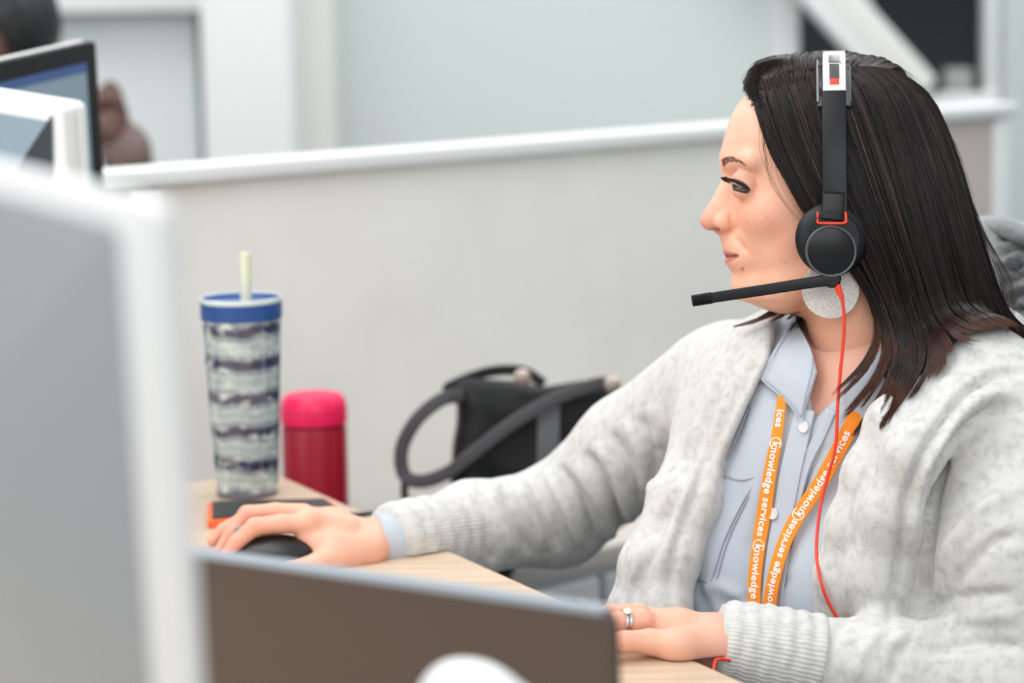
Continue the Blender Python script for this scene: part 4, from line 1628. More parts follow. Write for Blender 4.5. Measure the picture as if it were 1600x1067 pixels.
        root_w = np.clip(1 - tt / 0.10, 0, 1)[:, None] * (.75 if u_ < .5 else .3)
        hair_cols.append(base_c * (1 - tip_w) * (1 - root_w) + c_red * tip_w + c_mid * 2.4 * root_w)
        hair_r.append(RNG.uniform(0.00028, 0.0005))
# hairline fringe of short combed-back hairs
for i in range(2600):
    t = RNG.uniform()
    r_ = catmull([(1190, 172, -82), (1178, 154, -62), (1171, 140, -38), (1170, 131, -8), (1172, 128, 22), (1180, 134, 48)], 40)[int(t * 39)] + RNG.normal(0, 1, 3) * [4, 3, 3]
    L = RNG.uniform(22, 62)
    a_ = RNG.uniform(-.25, .35)
    tq = np.linspace(0, 1, 22)
    lift_ = RNG.uniform(0, 5) * (1 if RNG.uniform() < .93 else 2.2)
    xx = r_[0] + L * (tq * (0.35 + a_) + 0.55 * tq ** 2)
    # rise over the top contour of the head, swept back
    ytop_ = np.interp(xx, [1160, 1175, 1190, 1210, 1240, 1300], [118, 106, 99, 94, 90, 88])
    if t < .32:
        yy = r_[1] + L * (-.10 * tq) - 6 * np.sin(tq * 3) + 0 * xx
        yy = np.maximum(yy, ytop_ + 14)
    else:
        k_ = np.clip(tq * (34.0 / L) * 1.5, 0, 1)
        yy = r_[1] * (1 - k_) + (ytop_ - lift_ + 3) * k_
    p_ = np.stack([xx, yy, r_[2] + 4 * np.sin(tq * 2 + a_ * 9)], 1)
    hair_lines.append(p_)
    hair_cols.append(np.tile(c_mid * RNG.uniform(.5, 1.5), (22, 1)))
    hair_r.append(RNG.uniform(.00018, .00032))
# short root hairs that blur the parting
part_ = catmull([q_[0] for q_ in NEAR[:8]], 80)
for i in range(1500):
    r_ = part_[int(RNG.uniform(0, 60))] + RNG.normal(0, 2.2, 3)
    s_ = 1 if RNG.uniform() < .62 else -1
    L = RNG.uniform(14, 40)
    tq = np.linspace(0, 1, 22)
    p_ = np.stack([r_[0] + L * tq * RNG.uniform(.0, .5), r_[1] + (s_ * L * (.75 * tq + .2 * tq ** 2) if s_ > 0 else -L * .45 * tq), r_[2] - s_ * L * (.9 * tq - .25 * tq ** 2) * (.75 if s_ > 0 else .8) - 4 * np.sin(tq * 3)], 1)
    hair_lines.append(p_)
    hair_cols.append(np.tile(c_mid * RNG.uniform(.8, 2.8), (22, 1)))
    hair_r.append(RNG.uniform(.0002, .00034))
for i in range(70):
    t0_ = RNG.uniform(0, .6)
    o_ = RNG.uniform(2, 22)
    base_ = catmull([(1500, 270, -40), (1522, 330 + RNG.uniform(-10, 10), -42), (1540 + o_ * .5, 385, -44), (1556 + o_, 430, -44), (1566 + o_, 470, -40), (1572 + o_ * .8, 500, -36), (1585 + o_, 520, -32)], 60)
    k_ = int(t0_ * 59)
    p_ = catmull(base_[k_:k_ + int(RNG.uniform(14, 24))], 22)
    hair_lines.append(p_)
    hair_cols.append(np.tile(c_mid * RNG.uniform(1.5, 3), (22, 1)))
    hair_r.append(RNG.uniform(.00015, .00028))
# flyaway hairs along the outer contour
for i in range(90):
    u0 = RNG.uniform(0, 1)
    base_ = catmull([(1330, 91, -5), (1400, 110, -12), (1447, 155, -25), (1482, 235, -38), (1507, 310, -40), (1530, 380, -42), (1550, 440, -40), (1576, 495, -36), (1602, 525, -30)], 120)
    j_ = int(u0 * 85)
    ln_ = int(RNG.uniform(14, 34))
    p_ = catmull(base_[j_:j_ + ln_], 22).copy()
    tq = np.linspace(0, 1, 22)
    p_[:, 0] += RNG.uniform(0, 12) * np.sin(tq * 3.1) + RNG.uniform(-2, 5)
    p_[:, 1] -= RNG.uniform(0, 4) * tq
    hair_lines.append(p_)
    hair_cols.append(np.tile(c_mid * 1.8, (22, 1)))
    hair_r.append(.00018)
# loose side hairs along the temple
for i in range(14):
    x0 = RNG.uniform(1185, 1215)
    p_ = catmull([(x0, 190 + (x0 - 1185) * 1.5, -96), (x0 + RNG.uniform(0, 8), 240, -108), (x0 + RNG.uniform(10, 25), 290, -116), (x0 + RNG.uniform(52, 60), 345, -112)], 22)
    hair_lines.append(p_)
    hair_cols.append(np.tile(c_mid, (22, 1)))
    hair_r.append(0.00014)
M_hair = mat('dark_brown_hair', (40, 28, 25), 0.32, attr='tint', spec=0.34)
M_hairbase = mat('hair_base', (12, 9, 9), 0.8, spec=0.1)
HAIR_PENDING = True

#@@CLOTHES
M_shirt = mat('pale_blue_chambray', (190, 197, 206), 0.85, bump=(1400, 0.25, 0.0005), mix=((180, 190, 203), 700, 0.35, 0.65), sheen=0.1)
M_card = mat('heather_grey_knit', (205, 204, 201), 0.95, bump=(700, 0.4, 0.0010), mix=((180, 179, 177), 110, 0.45, 0.75), sheen=0.25)


def f_shirt(p):
    d = f_torso(p) - 0.007
    # open at the neck: V cut
    x, y, dep = to_px(p.astype(float))
    v = polyd(x, y, [(1272, 655), (1262, 600), (1250, 520), (1235, 440), (1420, 440), (1400, 560), (1330, 600)]) * HS
    v = np.where(dep > HDEP + 0.02, v + 0.0, v).astype(np.float32)
    d = smax(d, -v, 0.004)
    return d


def f_shirt_s(p):
    return f_torso(p) - 0.007


lo_ = CC - [.24, .24, .42]
hi_ = CC + [.24, .24, .24]
V, F = nets(f_shirt, lo_, hi_, 0.0034)
shirt_strokes = [
    ([(1130, 700), (1110, 780), (1078, 870)], 12, 0.003),
    ([(1165, 620), (1150, 680), (1120, 760)], 9, -0.003),
    ([(1215, 660), (1195, 740), (1165, 850)], 12, 0.0025),
    ([(1290, 690), (1262, 740), (1240, 800), (1222, 870)], 6, -0.004),
    ([(1280, 690), (1250, 745), (1228, 810)], 6, 0.003),
    ([(1238, 900), (1180, 935), (1120, 945)], 9, -0.003),
    ([(1090, 930), (1120, 915), (1160, 940), (1170, 985)], 10, 0.003),
    ([(1070, 880), (1100, 940), (1110, 1000)], 9, -0.003),
]
V = folds(V, F, shirt_strokes)
V = V + normals(V, F) * (0.0012 * wob(V, 38, 51) + 0.0004 * wob(V, 120, 52))[:, None]
shirt = mesh_np('shirt', V, F, M_shirt)
child(shirt, W)


def patch(name, rows, th, m, parent, nu=16, nv=16):
    """curved panel through a grid of world points, given a real thickness"""
    g = np.array(rows, float)
    g2 = np.stack([catmull(r_, nv) for r_ in g])
    S_ = np.stack([catmull(g2[:, j], nu) for j in range(nv)], 1)
    du, dv = np.gradient(S_, axis=0), np.gradient(S_, axis=1)
    n_ = np.cross(du, dv)
    S_ = S_ - CF * (0.0010 * wob(S_.reshape(-1, 3), 130, 61) + 0.0007 * wob(S_.reshape(-1, 3), 300, 62)).reshape(nu, nv, 1)
    n_ /= np.linalg.norm(n_, axis=2)[..., None] + 1e-12
    if (n_[nu // 2, nv // 2] @ CF) > 0:
        n_ = -n_
    A_, B_ = (S_ + n_ * th / 2).reshape(-1, 3), (S_ - n_ * th / 2).reshape(-1, 3)
    F_ = []
    N0 = nu * nv
    ix = lambda i, j, s: s * N0 + i * nv + j
    for i in range(nu - 1):
        for j in range(nv - 1):
            F_.append((ix(i, j, 0), ix(i + 1, j, 0), ix(i + 1, j + 1, 0), ix(i, j + 1, 0)))
            F_.append((ix(i, j, 1), ix(i, j + 1, 1), ix(i + 1, j + 1, 1), ix(i + 1, j, 1)))
    for i in range(nu - 1):
        F_.append((ix(i, 0, 0), ix(i, 0, 1), ix(i + 1, 0, 1), ix(i + 1, 0, 0)))
        F_.append((ix(i, nv - 1, 0), ix(i + 1, nv - 1, 0), ix(i + 1, nv - 1, 1), ix(i, nv - 1, 1)))
    for j in range(nv - 1):
        F_.append((ix(0, j, 0), ix(0, j + 1, 0), ix(0, j + 1, 1), ix(0, j, 1)))
        F_.append((ix(nu - 1, j, 0), ix(nu - 1, j, 1), ix(nu - 1, j + 1, 1), ix(nu - 1, j + 1, 0)))
    o = mesh_np(name, np.vstack([A_, B_]), F_, m)
    sharp(o, 1.0)
    child(o, parent)
    return o


def SH(x, y, off=0.006):
    return hit(x, y, f_shirt_s, off=off)[0][0]


def onpath(f, pts, n, off):
    """pixel polyline laid on a surface, evenly spaced"""
    line = catmull(pts, n * 3)
    s = np.r_[0, np.cumsum(np.hypot(*np.diff(line, axis=0).T))]
    u = np.linspace(0, s[-1], n)
    lx, ly = np.interp(u, s, line[:, 0]), np.interp(u, s, line[:, 1])
    p_, n_ = hit(lx, ly, f, off=off)
    for _ in range(3):
        p_[1:-1] = (p_[:-2] + p_[1:-1] * 2 + p_[2:]) / 4
        n_[1:-1] = (n_[:-2] + n_[1:-1] * 2 + n_[2:]) / 4
    return p_, n_


def childp(o, par):
    """sub-part: keep world placement below a part that itself hangs from W"""
    o.parent = par
    o.matrix_parent_inverse = Matrix.Identity(4)
    return o


M_stitch2 = mat('collar_seam', (168, 178, 192), 0.9)
# collar leaves
M_collar = M_shirt


def f_base(p):
    return smin(f_torso(p) - 0.007, f_head(Hinv(p.astype(float)).astype(np.float32)).astype(np.float32) * np.float32(HS) - 0.002, 0.01)


def CL(rows):
    out = []
    for r_ in rows:
        q_ = np.array(r_, float)
        pp, nn_ = hit(q_[:, 0], q_[:, 1], f_base, off=0.0)
        out.append(pp - CF * q_[:, 2:3] + CR * 0)
    return out


c_far = patch('collar', CL([
    [(1240, 498, .004), (1254, 522, .006), (1266, 548, .008), (1274, 580, .008)],
    [(1222, 526, .012), (1238, 550, .014), (1252, 578, .014), (1264, 610, .012)],
    [(1204, 556, .013), (1218, 578, .016), (1236, 602, .015), (1256, 638, .010)],
    [(1187, 592, .008), (1203, 606, .010), (1228, 628, .010), (1254, 662, .008)]]), 0.003, M_collar, W)
for ln_ in ([(1191, 588), (1206, 560), (1224, 530), (1240, 504)], [(1192, 590), (1208, 603), (1230, 624), (1252, 652)], [(1252, 650), (1260, 612), (1268, 580), (1270, 556)]):
    ln_ = catmull(ln_, 30)
    me_ = np.array([v_.co[:] for v_ in c_far.data.vertices])
    mx_, my_, md_ = to_px(me_)
    q_ = []
    for lx, ly in ln_:
        j_ = np.argsort((mx_ - lx) ** 2 + (my_ - ly) ** 2)[:6]
        q_.append(P(lx, ly, me_[j_, 1].min() - .0006))
    q_ = np.array(q_)
    for _ in range(4):
        q_[1:-1] = (q_[:-2] + q_[1:-1] + q_[2:]) / 3
    V, F = sweep(q_, lambda i, t: circ(0.0006, 6))
    childp(mesh_np('stitching', V, F, M_stitch2), c_far)
c_near = patch('collar', CL([
    [(1400, 530, .006), (1365, 556, .008), (1340, 576, .008), (1322, 596, .007)],
    [(1412, 570, .014), (1380, 596, .016), (1350, 610, .014), (1318, 622, .009)],
    [(1424, 615, .012), (1392, 640, .014), (1362, 655, .011), (1334, 652, .008)]]), 0.003, M_collar, W)
# placket: two overlapping front strips
for pts, w_, off, nm in (([(1262, 640), (1250, 690), (1238, 740), (1228, 800), (1216, 860), (1208, 930), (1204, 1010)], 0.022, 0.0035, 'placket'),
                         ([(1300, 640), (1283, 680), (1262, 720), (1250, 760), (1238, 810), (1226, 880), (1216, 960)], 0.011, 0.0015, 'placket')):
    p_, n_ = onpath(f_shirt_s, pts, 50, off)
    V, F = sweep(p_, lambda i, t: rrect(w_ / 2, 0.0012, 0.0009), n_)
    o = mesh_np(nm, V, F, M_shirt)
    child(o, W)
M_button = mat('pearl_button', (226, 222, 224), 0.2, coat=1.0)
for x, y in ((1215, 803), (1124, 717), (1262, 668)):
    p_, n_ = hit(x, y, f_shirt_s, off=0.006)
    a_ = unit(np.cross(n_[0], [0, 0, 1]))
    lathe('button', [(0.0005, -0.001), (0.0045, -0.001), (0.0055, 0.0003), (0.005, 0.0014), (0.0035, 0.0010), (0.0005, 0.0010)], M_button, W, 24, frame_M(p_[0], a_, np.cross(n_[0], a_), n_[0]))
# pocket with raised stitched hem
M_stitch = mat('stitched_seam', (158, 168, 184), 0.9)
for pts in ([(1192, 742), (1164, 790), (1138, 845), (1118, 915)], [(1118, 915), (1082, 898)], [(1130, 742), (1160, 750), (1192, 742)],
            [(1186, 745), (1158, 792), (1132, 846), (1112, 910)], [(1170, 640), (1150, 690), (1122, 745)]):
    p_, n_ = onpath(f_shirt_s, pts, 40, 0.0012)
    V, F = sweep(p_, lambda i, t: circ(0.0007, 6), n_)
    o = mesh_np('stitching', V, F, M_stitch)
    childp(o, shirt)
# shirt cuff at the far wrist
cu = patch
pa, pb = P(634, 846, 2.395), P(588, 848, 2.384)
axc = unit(pb - pa)
V, F = sweep(np.array([pa, pa + (pb - pa) * .4, pa + (pb - pa) * .92, pb]), lambda i, t: circ([0.029, 0.0295, 0.030, 0.0285][i], 40), (0, 0, 1), caps=True)
o = mesh_np('shirt_cuff', V, F, mat('pale_blue_cuff', (182, 190, 200), 0.85))
child(o, W)

# ---- cardigan
OPEN = [(1218, 470), (1204, 560), (1165, 640), (1128, 725), (1098, 800), (1076, 880), (1070, 960), (1072, 1200), (1284, 1200), (1283, 960), (1292, 880), (1306, 800), (1328, 730), (1356, 670), (1400, 600), (1400, 470)]
cut_dep = None


def f_card(p):
    pf = p.astype(float)
    d = f_torso(p) - 0.021
    # arms
    far = chain(p, [SF + [0, 0, -.012], (SF + FE) / 2 + [0, 0, .0], FE, (FE + FW) / 2, FW + unit(FE - FW) * .112], [0.062, 0.058, 0.0525, 0.047, 0.040], 0.02)
    near = chain(p, [SN + [0.0, 0.0, -.02], (SN + NE) / 2 + [-.012, 0, 0], NE, (NE + NW) / 2, NW + unit(NE - NW) * .100], [0.064, 0.079, 0.064, 0.046, 0.039], 0.02)
    # open front
    x, y, dep = to_px(pf)
    v = polyd(x, y, OPEN) * HS
    front = ((p - (CC + UF * 0.0).astype(np.float32)) @ UF.astype(np.float32))
    openr = smax(v.astype(np.float32), -(front.astype(np.float32) - 0.0), 0.01)
    d = smax(d, -openr, 0.012)
    # thickness: hollow the body so the shirt shows
    # draped fronts
    lap = chain(p, [P(1200, 520, 2.36), P(1168, 600, 2.33), P(1128, 690, 2.27), P(1090, 780, 2.235), P(1056, 870, 2.215), P(1040, 960, 2.20), P(1036, 1080, 2.20)], [.016, .020, .022, .022, .020, .020, .02], 0.02)
    lap2 = chain(p, [P(1150, 560, 2.40), P(1108, 660, 2.33), P(1060, 780, 2.27), P(1010, 880, 2.24), P(985, 960, 2.23), P(978, 1080, 2.23)], [.022, .026, .026, .022, .020, .02], 0.02)
    d = smin(d, smin(lap, lap2, 0.012), 0.014)
    lapn = chain(p, [P(1478, 560, 2.16), P(1440, 610, 2.12), P(1392, 660, 2.09), P(1356, 740, 2.085), P(1330, 820, 2.085), P(1312, 900, 2.09), P(1308, 990, 2.10)], [.018, .020, .019, .019, .019, .02, .02], 0.02)
    lapn2 = chain(p, [P(1580, 585, 2.14), P(1500, 640, 2.07), P(1425, 710, 2.04), P(1395, 800, 2.045), P(1375, 900, 2.06), P(1370, 1000, 2.08)], [.024, .026, .024, .024, .024, .022], 0.02)
    side = chain(p, [P(1520, 680, 2.13), P(1470, 820, 2.12), P(1440, 1000, 2.11)], [.045, .058, .065], 0.02)
    d = smin(d, side, 0.02)
    d = smin(d, smin(lapn, lapn2, 0.014), 0.014)
    # hood / collar roll behind the neck
    hood = chain(p, [P(1530, 560, 2.18), P(1552, 528, 2.26), P(1560, 532, 2.33), P(1500, 545, 2.42), P(1380, 560, 2.46)], [.024, .026, .028, .028, .024], 0.02)
    d = smin(d, hood, 0.02)
    d = smin(d, far, 0.014)
    d = smin(d, near, 0.016)
    return d


lo_ = np.array([FW[0] - .06, 1.90, 0.60])
hi_ = np.array([NE[0] + .10, 2.75, 1.10])
V, F = nets(f_card, lo_, hi_, 0.0034, safe=1.9)
far_folds = []
for k, (x0, y0, x1, y1, w_, am) in enumerate([
        (760, 762, 800, 870, 9, .0035), (735, 770, 770, 878, 8, -.004), (800, 748, 850, 862, 10, .004), (782, 757, 826, 868, 7, -.0045),
        (848, 730, 905, 858, 10, .0045), (826, 742, 876, 862, 8, -.005), (894, 716, 962, 850, 11, .005), (872, 725, 934, 858, 8, -.006),
        (934, 690, 990, 820, 11, .005), (915, 704, 975, 835, 8, -.006), (975, 655, 1012, 770, 10, .004), (958, 676, 1002, 800, 8, -.005),
        (1020, 630, 1028, 700, 12, .004), (1000, 648, 1024, 750, 8, -.004), (700, 780, 728, 872, 8, .003)]):
    far_folds.append(([(x0, y0), ((x0 + x1) / 2 + 6, (y0 + y1) / 2), (x1, y1)], w_ * .85, am * 1.5))
card_strokes = far_folds + [
    ([(1160, 520), (1125, 600), (1090, 690), (1045, 800), (1000, 900), (985, 960)], 7, -.006),
    ([(1138, 560), (1095, 650), (1050, 760), (1020, 830)], 10, .004),
    ([(1195, 545), (1150, 620), (1110, 700), (1078, 790), (1050, 880), (1045, 960)], 7, -.005),
    ([(1100, 700), (1062, 800), (1030, 890), (1015, 960)], 9, .004),
    ([(1600, 582), (1545, 590), (1500, 622), (1460, 680), (1430, 740), (1412, 800), (1402, 900), (1385, 985)], 7, -.009),
    ([(1600, 640), (1560, 636), (1515, 665), (1478, 715), (1458, 780), (1450, 870), (1444, 960)], 8, -.010),
    ([(1590, 610), (1530, 625), (1490, 665), (1450, 725), (1432, 790), (1425, 900)], 10, .006),
    ([(1440, 960), (1470, 940), (1520, 930), (1590, 925)], 8, -.005),
    ([(1600, 760), (1540, 790), (1500, 830), (1465, 890)], 14, .006),
    ([(1600, 830), (1550, 850), (1510, 890), (1480, 935)], 10, -.006),
    ([(1600, 700), (1550, 715), (1505, 750)], 12, -.004),
    ([(1600, 960), (1520, 965), (1440, 985), (1380, 1010)], 14, .005),
    ([(1600, 1010), (1520, 1005), (1450, 1020)], 9, -.006),
    ([(1330, 960), (1300, 1000), (1290, 1060)], 8, -.004),
    ([(1380, 985), (1350, 1020), (1340, 1067)], 9, .004),
    ([(1430, 985), (1400, 1030), (1395, 1067)], 8, -.004),
    ([(1350, 720), (1332, 800), (1325, 900), (1322, 960)], 10, .003),
]
V = folds(V, F, card_strokes)
V = V + normals(V, F) * (0.0007 * wob(V, 45, 21) + 0.0002 * wob(V, 260, 22))[:, None]
tab = V[:, 2] < DZ + 0.001
xe = (V[:, :2] - e0) @ np.array([-ed[1], ed[0]])
side = np.sign((poly[2] - e0) @ np.array([-ed[1], ed[0]]))
on = tab & (xe * side > -0.002)
V[on, 2] = DZ + 0.001
card = mesh_np('cardigan', V, F, M_card)
child(card, W)


def cuff(a, b, ra, rb, n=40, sq=1.0, ribs=64):
    path = np.linspace(a, b, n)
    k = 300
    ang = np.linspace(0, 2 * math.pi, k, endpoint=False)

    def pr(i, t):
        r = ra + (rb - ra) * t + 0.0016 * math.sin(t * math.pi) + 0.0008 * math.sin(t * 37)
        if t > 0.97:
            r -= 0.0025
        rr = r + 0.00032 * np.cos(ang * ribs) + 0.0008 * np.sin(ang * 3 + t * 5)
        return np.stack([np.cos(ang) * rr, np.sin(ang) * rr * sq], 1)
    V, F = sweep(path, pr, (0, 0, 1))
    V[:, 2] = np.where((((V[:, :2] - e0) @ np.array([-ed[1], ed[0]])) * side > -0.002), np.maximum(V[:, 2], DZ + 0.0012), V[:, 2])
    return V, F


V, F = cuff(P(735, 830, 2.466), P(604, 844, 2.388), 0.0425, 0.036)
child(mesh_np('ribbed_cuff', V, F, M_card), W)
V, F = cuff(P(1275, 1034, 2.022), P(1120, 1003, 2.02), 0.0420, 0.0355)
child(mesh_np('ribbed_cuff', V, F, M_card), W)

def off_cloth(p, m):
    """lay points of the hair on top of the clothing instead of inside it"""
    for _ in range(10):
        d = np.minimum(f_card(p.astype(np.float32)), f_torso(p.astype(np.float32)) - 0.030)
        push = np.clip(m - d, 0, 0.02)
        if push.max() < 1e-4:
            break
        p = p - CF * push[:, None] * 0.9 + CU * push[:, None] * 0.15
    return p


hl = HR(np.array(hair_lines).reshape(-1, 3))
low = np.array(hair_lines).reshape(-1, 3)
sel = (low[:, 1] > 440) & ((low[:, 2] < 20) | ((low[:, 0] < 1236) & (low[:, 1] < 535)))
hl[sel] = off_cloth(hl[sel], 0.0015)
hl = hl.reshape(len(hair_lines), 22, 3)
for _ in range(2):
    hl[:, 12:-1] = (hl[:, 11:-2] + hl[:, 12:-1] * 2 + hl[:, 13:]) / 4
hair = strands('hair', hl, np.array(hair_r), 0.25, M_hair, W, np.array(hair_cols))
uq = np.vstack(under_V)
uv_ = HR(uq)
sel = (uq[:, 1] > 440) & ((uq[:, 2] < 20) | ((uq[:, 0] < 1236) & (uq[:, 1] < 535)))
uv_[sel] = off_cloth(uv_[sel], 0.0005)
ub = mesh_np('hair_underlayer', uv_, under_F, M_hairbase)
ub.parent = hair


# trousers, only their tops are near the frame
M_jean = mat('dark_blue_denim', (48, 58, 76), 0.9)
hip = MID - UZ * 0.50


def f_trs(p):
    d = ell(p, hip, (0.18, 0.14, 0.13), TA)
    for s in (-1, 1):
        k_ = hip + UF * 0.42 + US * 0.10 * s + [0, 0, -.0]
        d = smin(d, cone(p, hip + US * .09 * s, k_, 0.085, 0.06), 0.03)
        d = smin(d, cone(p, k_, np.array([k_[0], k_[1], 0.10]), 0.058, 0.042), 0.02)
    return d


V, F = nets(f_trs, hip - [.55, .55, .47], hip + [.3, .3, .2], 0.009)
V[:, 2] = np.clip(V[:, 2], 0.06, DZ - 0.04)
child(mesh_np('trousers', V, F, M_jean), W)
for s in (-1, 1):
    k_ = hip + UF * 0.42 + US * 0.10 * s
    V, F = nets(lambda p: chain(p, [np.array([k_[0], k_[1], .05]), np.array([k_[0], k_[1], .045]) + UF * .15], [0.045, 0.035], .01), np.array([k_[0], k_[1], 0]) - [.25, .25, .02], np.array([k_[0], k_[1], .12]) + [.1, .1, .02], 0.006)
    V[:, 2] = np.maximum(V[:, 2], 0.001)
    child(mesh_np('shoe', V, F, M_black), W)

#@@HEADSET
HSN = empty('headset', HR((1300, 380, -150)))
tag(HSN, 'black over-ear headset with boom microphone and red cord worn by the woman', 'headset')
M_hblack = mat('headset_black', (14, 15, 18), 0.42, spec=0.3, bump=(800, .1, .0004))
M_hgloss = mat('headset_gloss_black', (5, 5, 6), 0.25, spec=0.25)
M_hcush = mat('ear_cushion', (26, 28, 31), 0.6, spec=0.3, bump=(500, .2, .0006))
M_red2 = mat('red_orange_trim', (232, 62, 34), 0.45)
M_clear2 = mat('frosted_plastic', (208, 200, 200), 0.3, coat=.6)


def arc(x, y0, w0, ytop, n=90, a0=-90, a1=90, add=0.0):
    """head band arc in head space over the crown; angle -90 = near side end"""
    out = []
    for a in np.linspace(a0, a1, n):
        r = math.radians(a)
        c, s = math.cos(r), math.sin(r)
        yy = y0 - (y0 - ytop + add) * (abs(c) ** 0.80)
        ww = (w0 + add) * np.sign(s) * abs(s) ** 0.85
        out.append((x + 3 * (1 - c), yy, ww))
    return np.array(out)


def band(name, hp, wfun, th, m, hscale=1.0, par=HSN):
    pw_ = HR(hp)
    cen = HR((1303, 300, 0))
    up_ = pw_ - cen
    V, F = sweep(pw_, lambda i, t: rrect(wfun(t) / 2 * HS, th / 2, th / 2.3), up_)
    o = mesh_np(name, V, F, m)
    sharp(o, 1.0)
    child(o, par)
    return o


full = arc(1302, 345, 150, 84, 120)
band('head_band', full, lambda t: 38 - 2 * math.sin(math.pi * t), 0.0035, M_hblack)
# grey padded underside, wider
inner = arc(1302, 330, 143, 91, 120, -52, 52)
band('band_pad', inner, lambda t: 52, 0.007, mat('grey_band_pad', (70, 71, 74), 0.5))
for dx in (-25, 25):
    pr_ = arc(1302 + dx, 330, 148, 87, 90, -50, 50)
    o = band('pad_piping', pr_, lambda t: 4, 0.0024, mat('grey_piping', (120, 122, 124), 0.4))
# frosted strip over the crown with window slots
crown = arc(1303, 345, 152, 81, 80, -44, 44)
cr_o = band('crown_strip', crown, lambda t: 35, 0.0022, M_clear2)
for a0, a1, m_, w_ in ((-24, -15.5, mat('slot_grey', (104, 104, 104), .3, metal=.5), 17), (-37.0, -26, mat('slot_dark_grey', (70, 68, 68), .3), 15), (-40.6, -37.2, M_red2, 14)):
    sl = arc(1303, 345, 154.2, 79, 24, a0, a1)
    o = band('slot', sl, lambda t: w_, 0.0018, m_)
    o.parent = cr_o
    o.matrix_parent_inverse = Matrix.Identity(4)
# ear cups on both sides
for s in (-1, 1):
    cpt = HR((1296, 374, s * 118))
    ax_ = unit(CF * s + CR * (0.05))
    e1_ = unit(np.cross(ax_, CU))
    e2_ = np.cross(ax_, e1_)
    MM = frame_M(cpt, e1_, e2_, ax_)
    u = HS
    lathe('ear_cushion', [(30 * u, 0), (46 * u, 2 * u), (52 * u, 8 * u), (53 * u, 16 * u), (51 * u, 20 * u)], M_hcush, HSN, 64, MM)
    cpt2 = HR((1296, 375, s * 118))
    # shell: dome, slightly egg-shaped
    prof = [(53.5 * u, 19 * u), (56 * u, 21 * u), (56.5 * u, 25 * u), (54 * u, 31 * u), (46 * u, 37 * u), (39 * u, 39.5 * u)]
    lathe('ear_shell', prof + [(38.5 * u, 38 * u)], M_hblack, HSN, 64, MM)
    MM2 = frame_M(HR((1291, 394, s * 118)), e1_, e2_, ax_)
    lathe('cap_ring', [(35 * u, 37 * u), (38.5 * u, 38 * u), (39 * u, 40.5 * u), (37.5 * u, 42 * u), (35.5 * u, 41.5 * u), (35 * u, 37 * u)], mat('grey_ring', (74, 76, 80), .35), HSN, 64, MM2, cap=False)
    lathe('cap_disc', [(35.4 * u, 37 * u), (35.2 * u, 40 * u), (33 * u, 40.6 * u), (0.5 * u, 40.8 * u)], M_hgloss, HSN, 64, MM2)
    # slider arm joining band and cup
    path = HR(np.array([(1302, 300, s * 151), (1301, 325, s * 153), (1299, 345, s * 154)]))
    V, F = sweep(catmull(path, 12), lambda i, t: rrect(17 * u, 3.5 * u, 2 * u), CF * s)
    child(mesh_np('slider', V, F, M_hgloss), HSN)
    ut = HR(np.array([(1278, 331, s * 155.5), (1277, 345, s * 157), (1281, 348.5, s * 157.5), (1300, 349, s * 158), (1318, 348.5, s * 157.5), (1322, 345, s * 157), (1321, 331, s * 155.5)]))
    o = tube('trim_loop', ut, 2.1 * u, M_red2, HSN, 60, 8)
# boom microphone
b0_, b1_ = (1298, 438, -150), (1084, 469, -128)
pv = HR((1299, 436, -146))
ax_ = -CF
lathe('boom_pivot', [(12 * HS, -10 * HS), (13.5 * HS, 0), (13.5 * HS, 9 * HS), (11 * HS, 12 * HS), (0.5 * HS, 12.5 * HS)], M_hblack, HSN, 32, frame_M(pv, CR, CU, -CF))
bpth = HR(np.array([(1304, 437, -153), (1270, 441, -155), (1200, 452, -150), (1140, 461, -140), (1108, 466, -133)]))
V, F = sweep(catmull(bpth, 30), lambda i, t: rrect((8.6 - .6 * t) * HS, 4.5 * HS, 2.5 * HS), -CF)
child(mesh_np('boom_arm', V, F, M_hblack), HSN)
bp2 = HR(np.array([(1112, 465.3, -134), (1098, 467.5, -131), (1082, 470, -127)]))
V, F = sweep(catmull(bp2, 10), lambda i, t: rrect(8.8 * HS, 5.5 * HS, 3.5 * HS), -CF)
child(mesh_np('microphone_tip', V, F, M_hgloss), HSN)
# red cord
cp_ = HR(np.array([(1306, 440, -150), (1310, 452, -152), (1316, 466, -152)]))
tube('cord_relief', cp_, lambda t: (6.5 - 3 * t) * HS, M_red2, HSN, 12, 12)


def f_over(p):
    return np.minimum(f_torso(p) - 0.024, f_head(Hinv(p.astype(float)).astype(np.float32)) * HS)


cl_px = [(1316, 466), (1319, 500), (1317, 540), (1313, 580), (1309, 630), (1307, 680), (1303, 710), (1293, 745), (1283, 785), (1277, 830), (1276, 870), (1283, 910), (1298, 948), (1322, 985)]
dps = [HR((1316, 466, -152))[1]]
hp_, _ = hit([q_[0] for q_ in cl_px], [q_[1] for q_ in cl_px], f_shirt_s, off=0.0)
hu_, _ = hit([q_[0] for q_ in cl_px], [q_[1] for q_ in cl_px], lambda p: np.minimum(f_card(p), f_shirt_s(p)), off=0.0)
ly_ = np.array([dps[0] if i < 4 else min(hu_[i][1] - 0.006, hp_[i][1] - .018, 2.19) for i in range(len(cl_px))])
ly_[-2:] = ly_[-3] + 0.004
for _ in range(2):
    ly_[1:-1] = np.minimum((ly_[:-2] + ly_[1:-1] + ly_[2:]) / 3, ly_[1:-1])
pts_ = []
for i, (x, y) in enumerate(cl_px):
    pts_.append(P(x, y, ly_[i]))
tube('cord', pts_, 0.00155, M_red2, HSN, 160, 8)
tube('cord', [P(1145, 1032, 1.985), P(1122, 1030, 1.975), P(1116, 1040, 1.968), P(1114, 1062, 1.958), P(1110, 1085, 1.95)], 0.00155, M_red2, HSN, 30, 8)

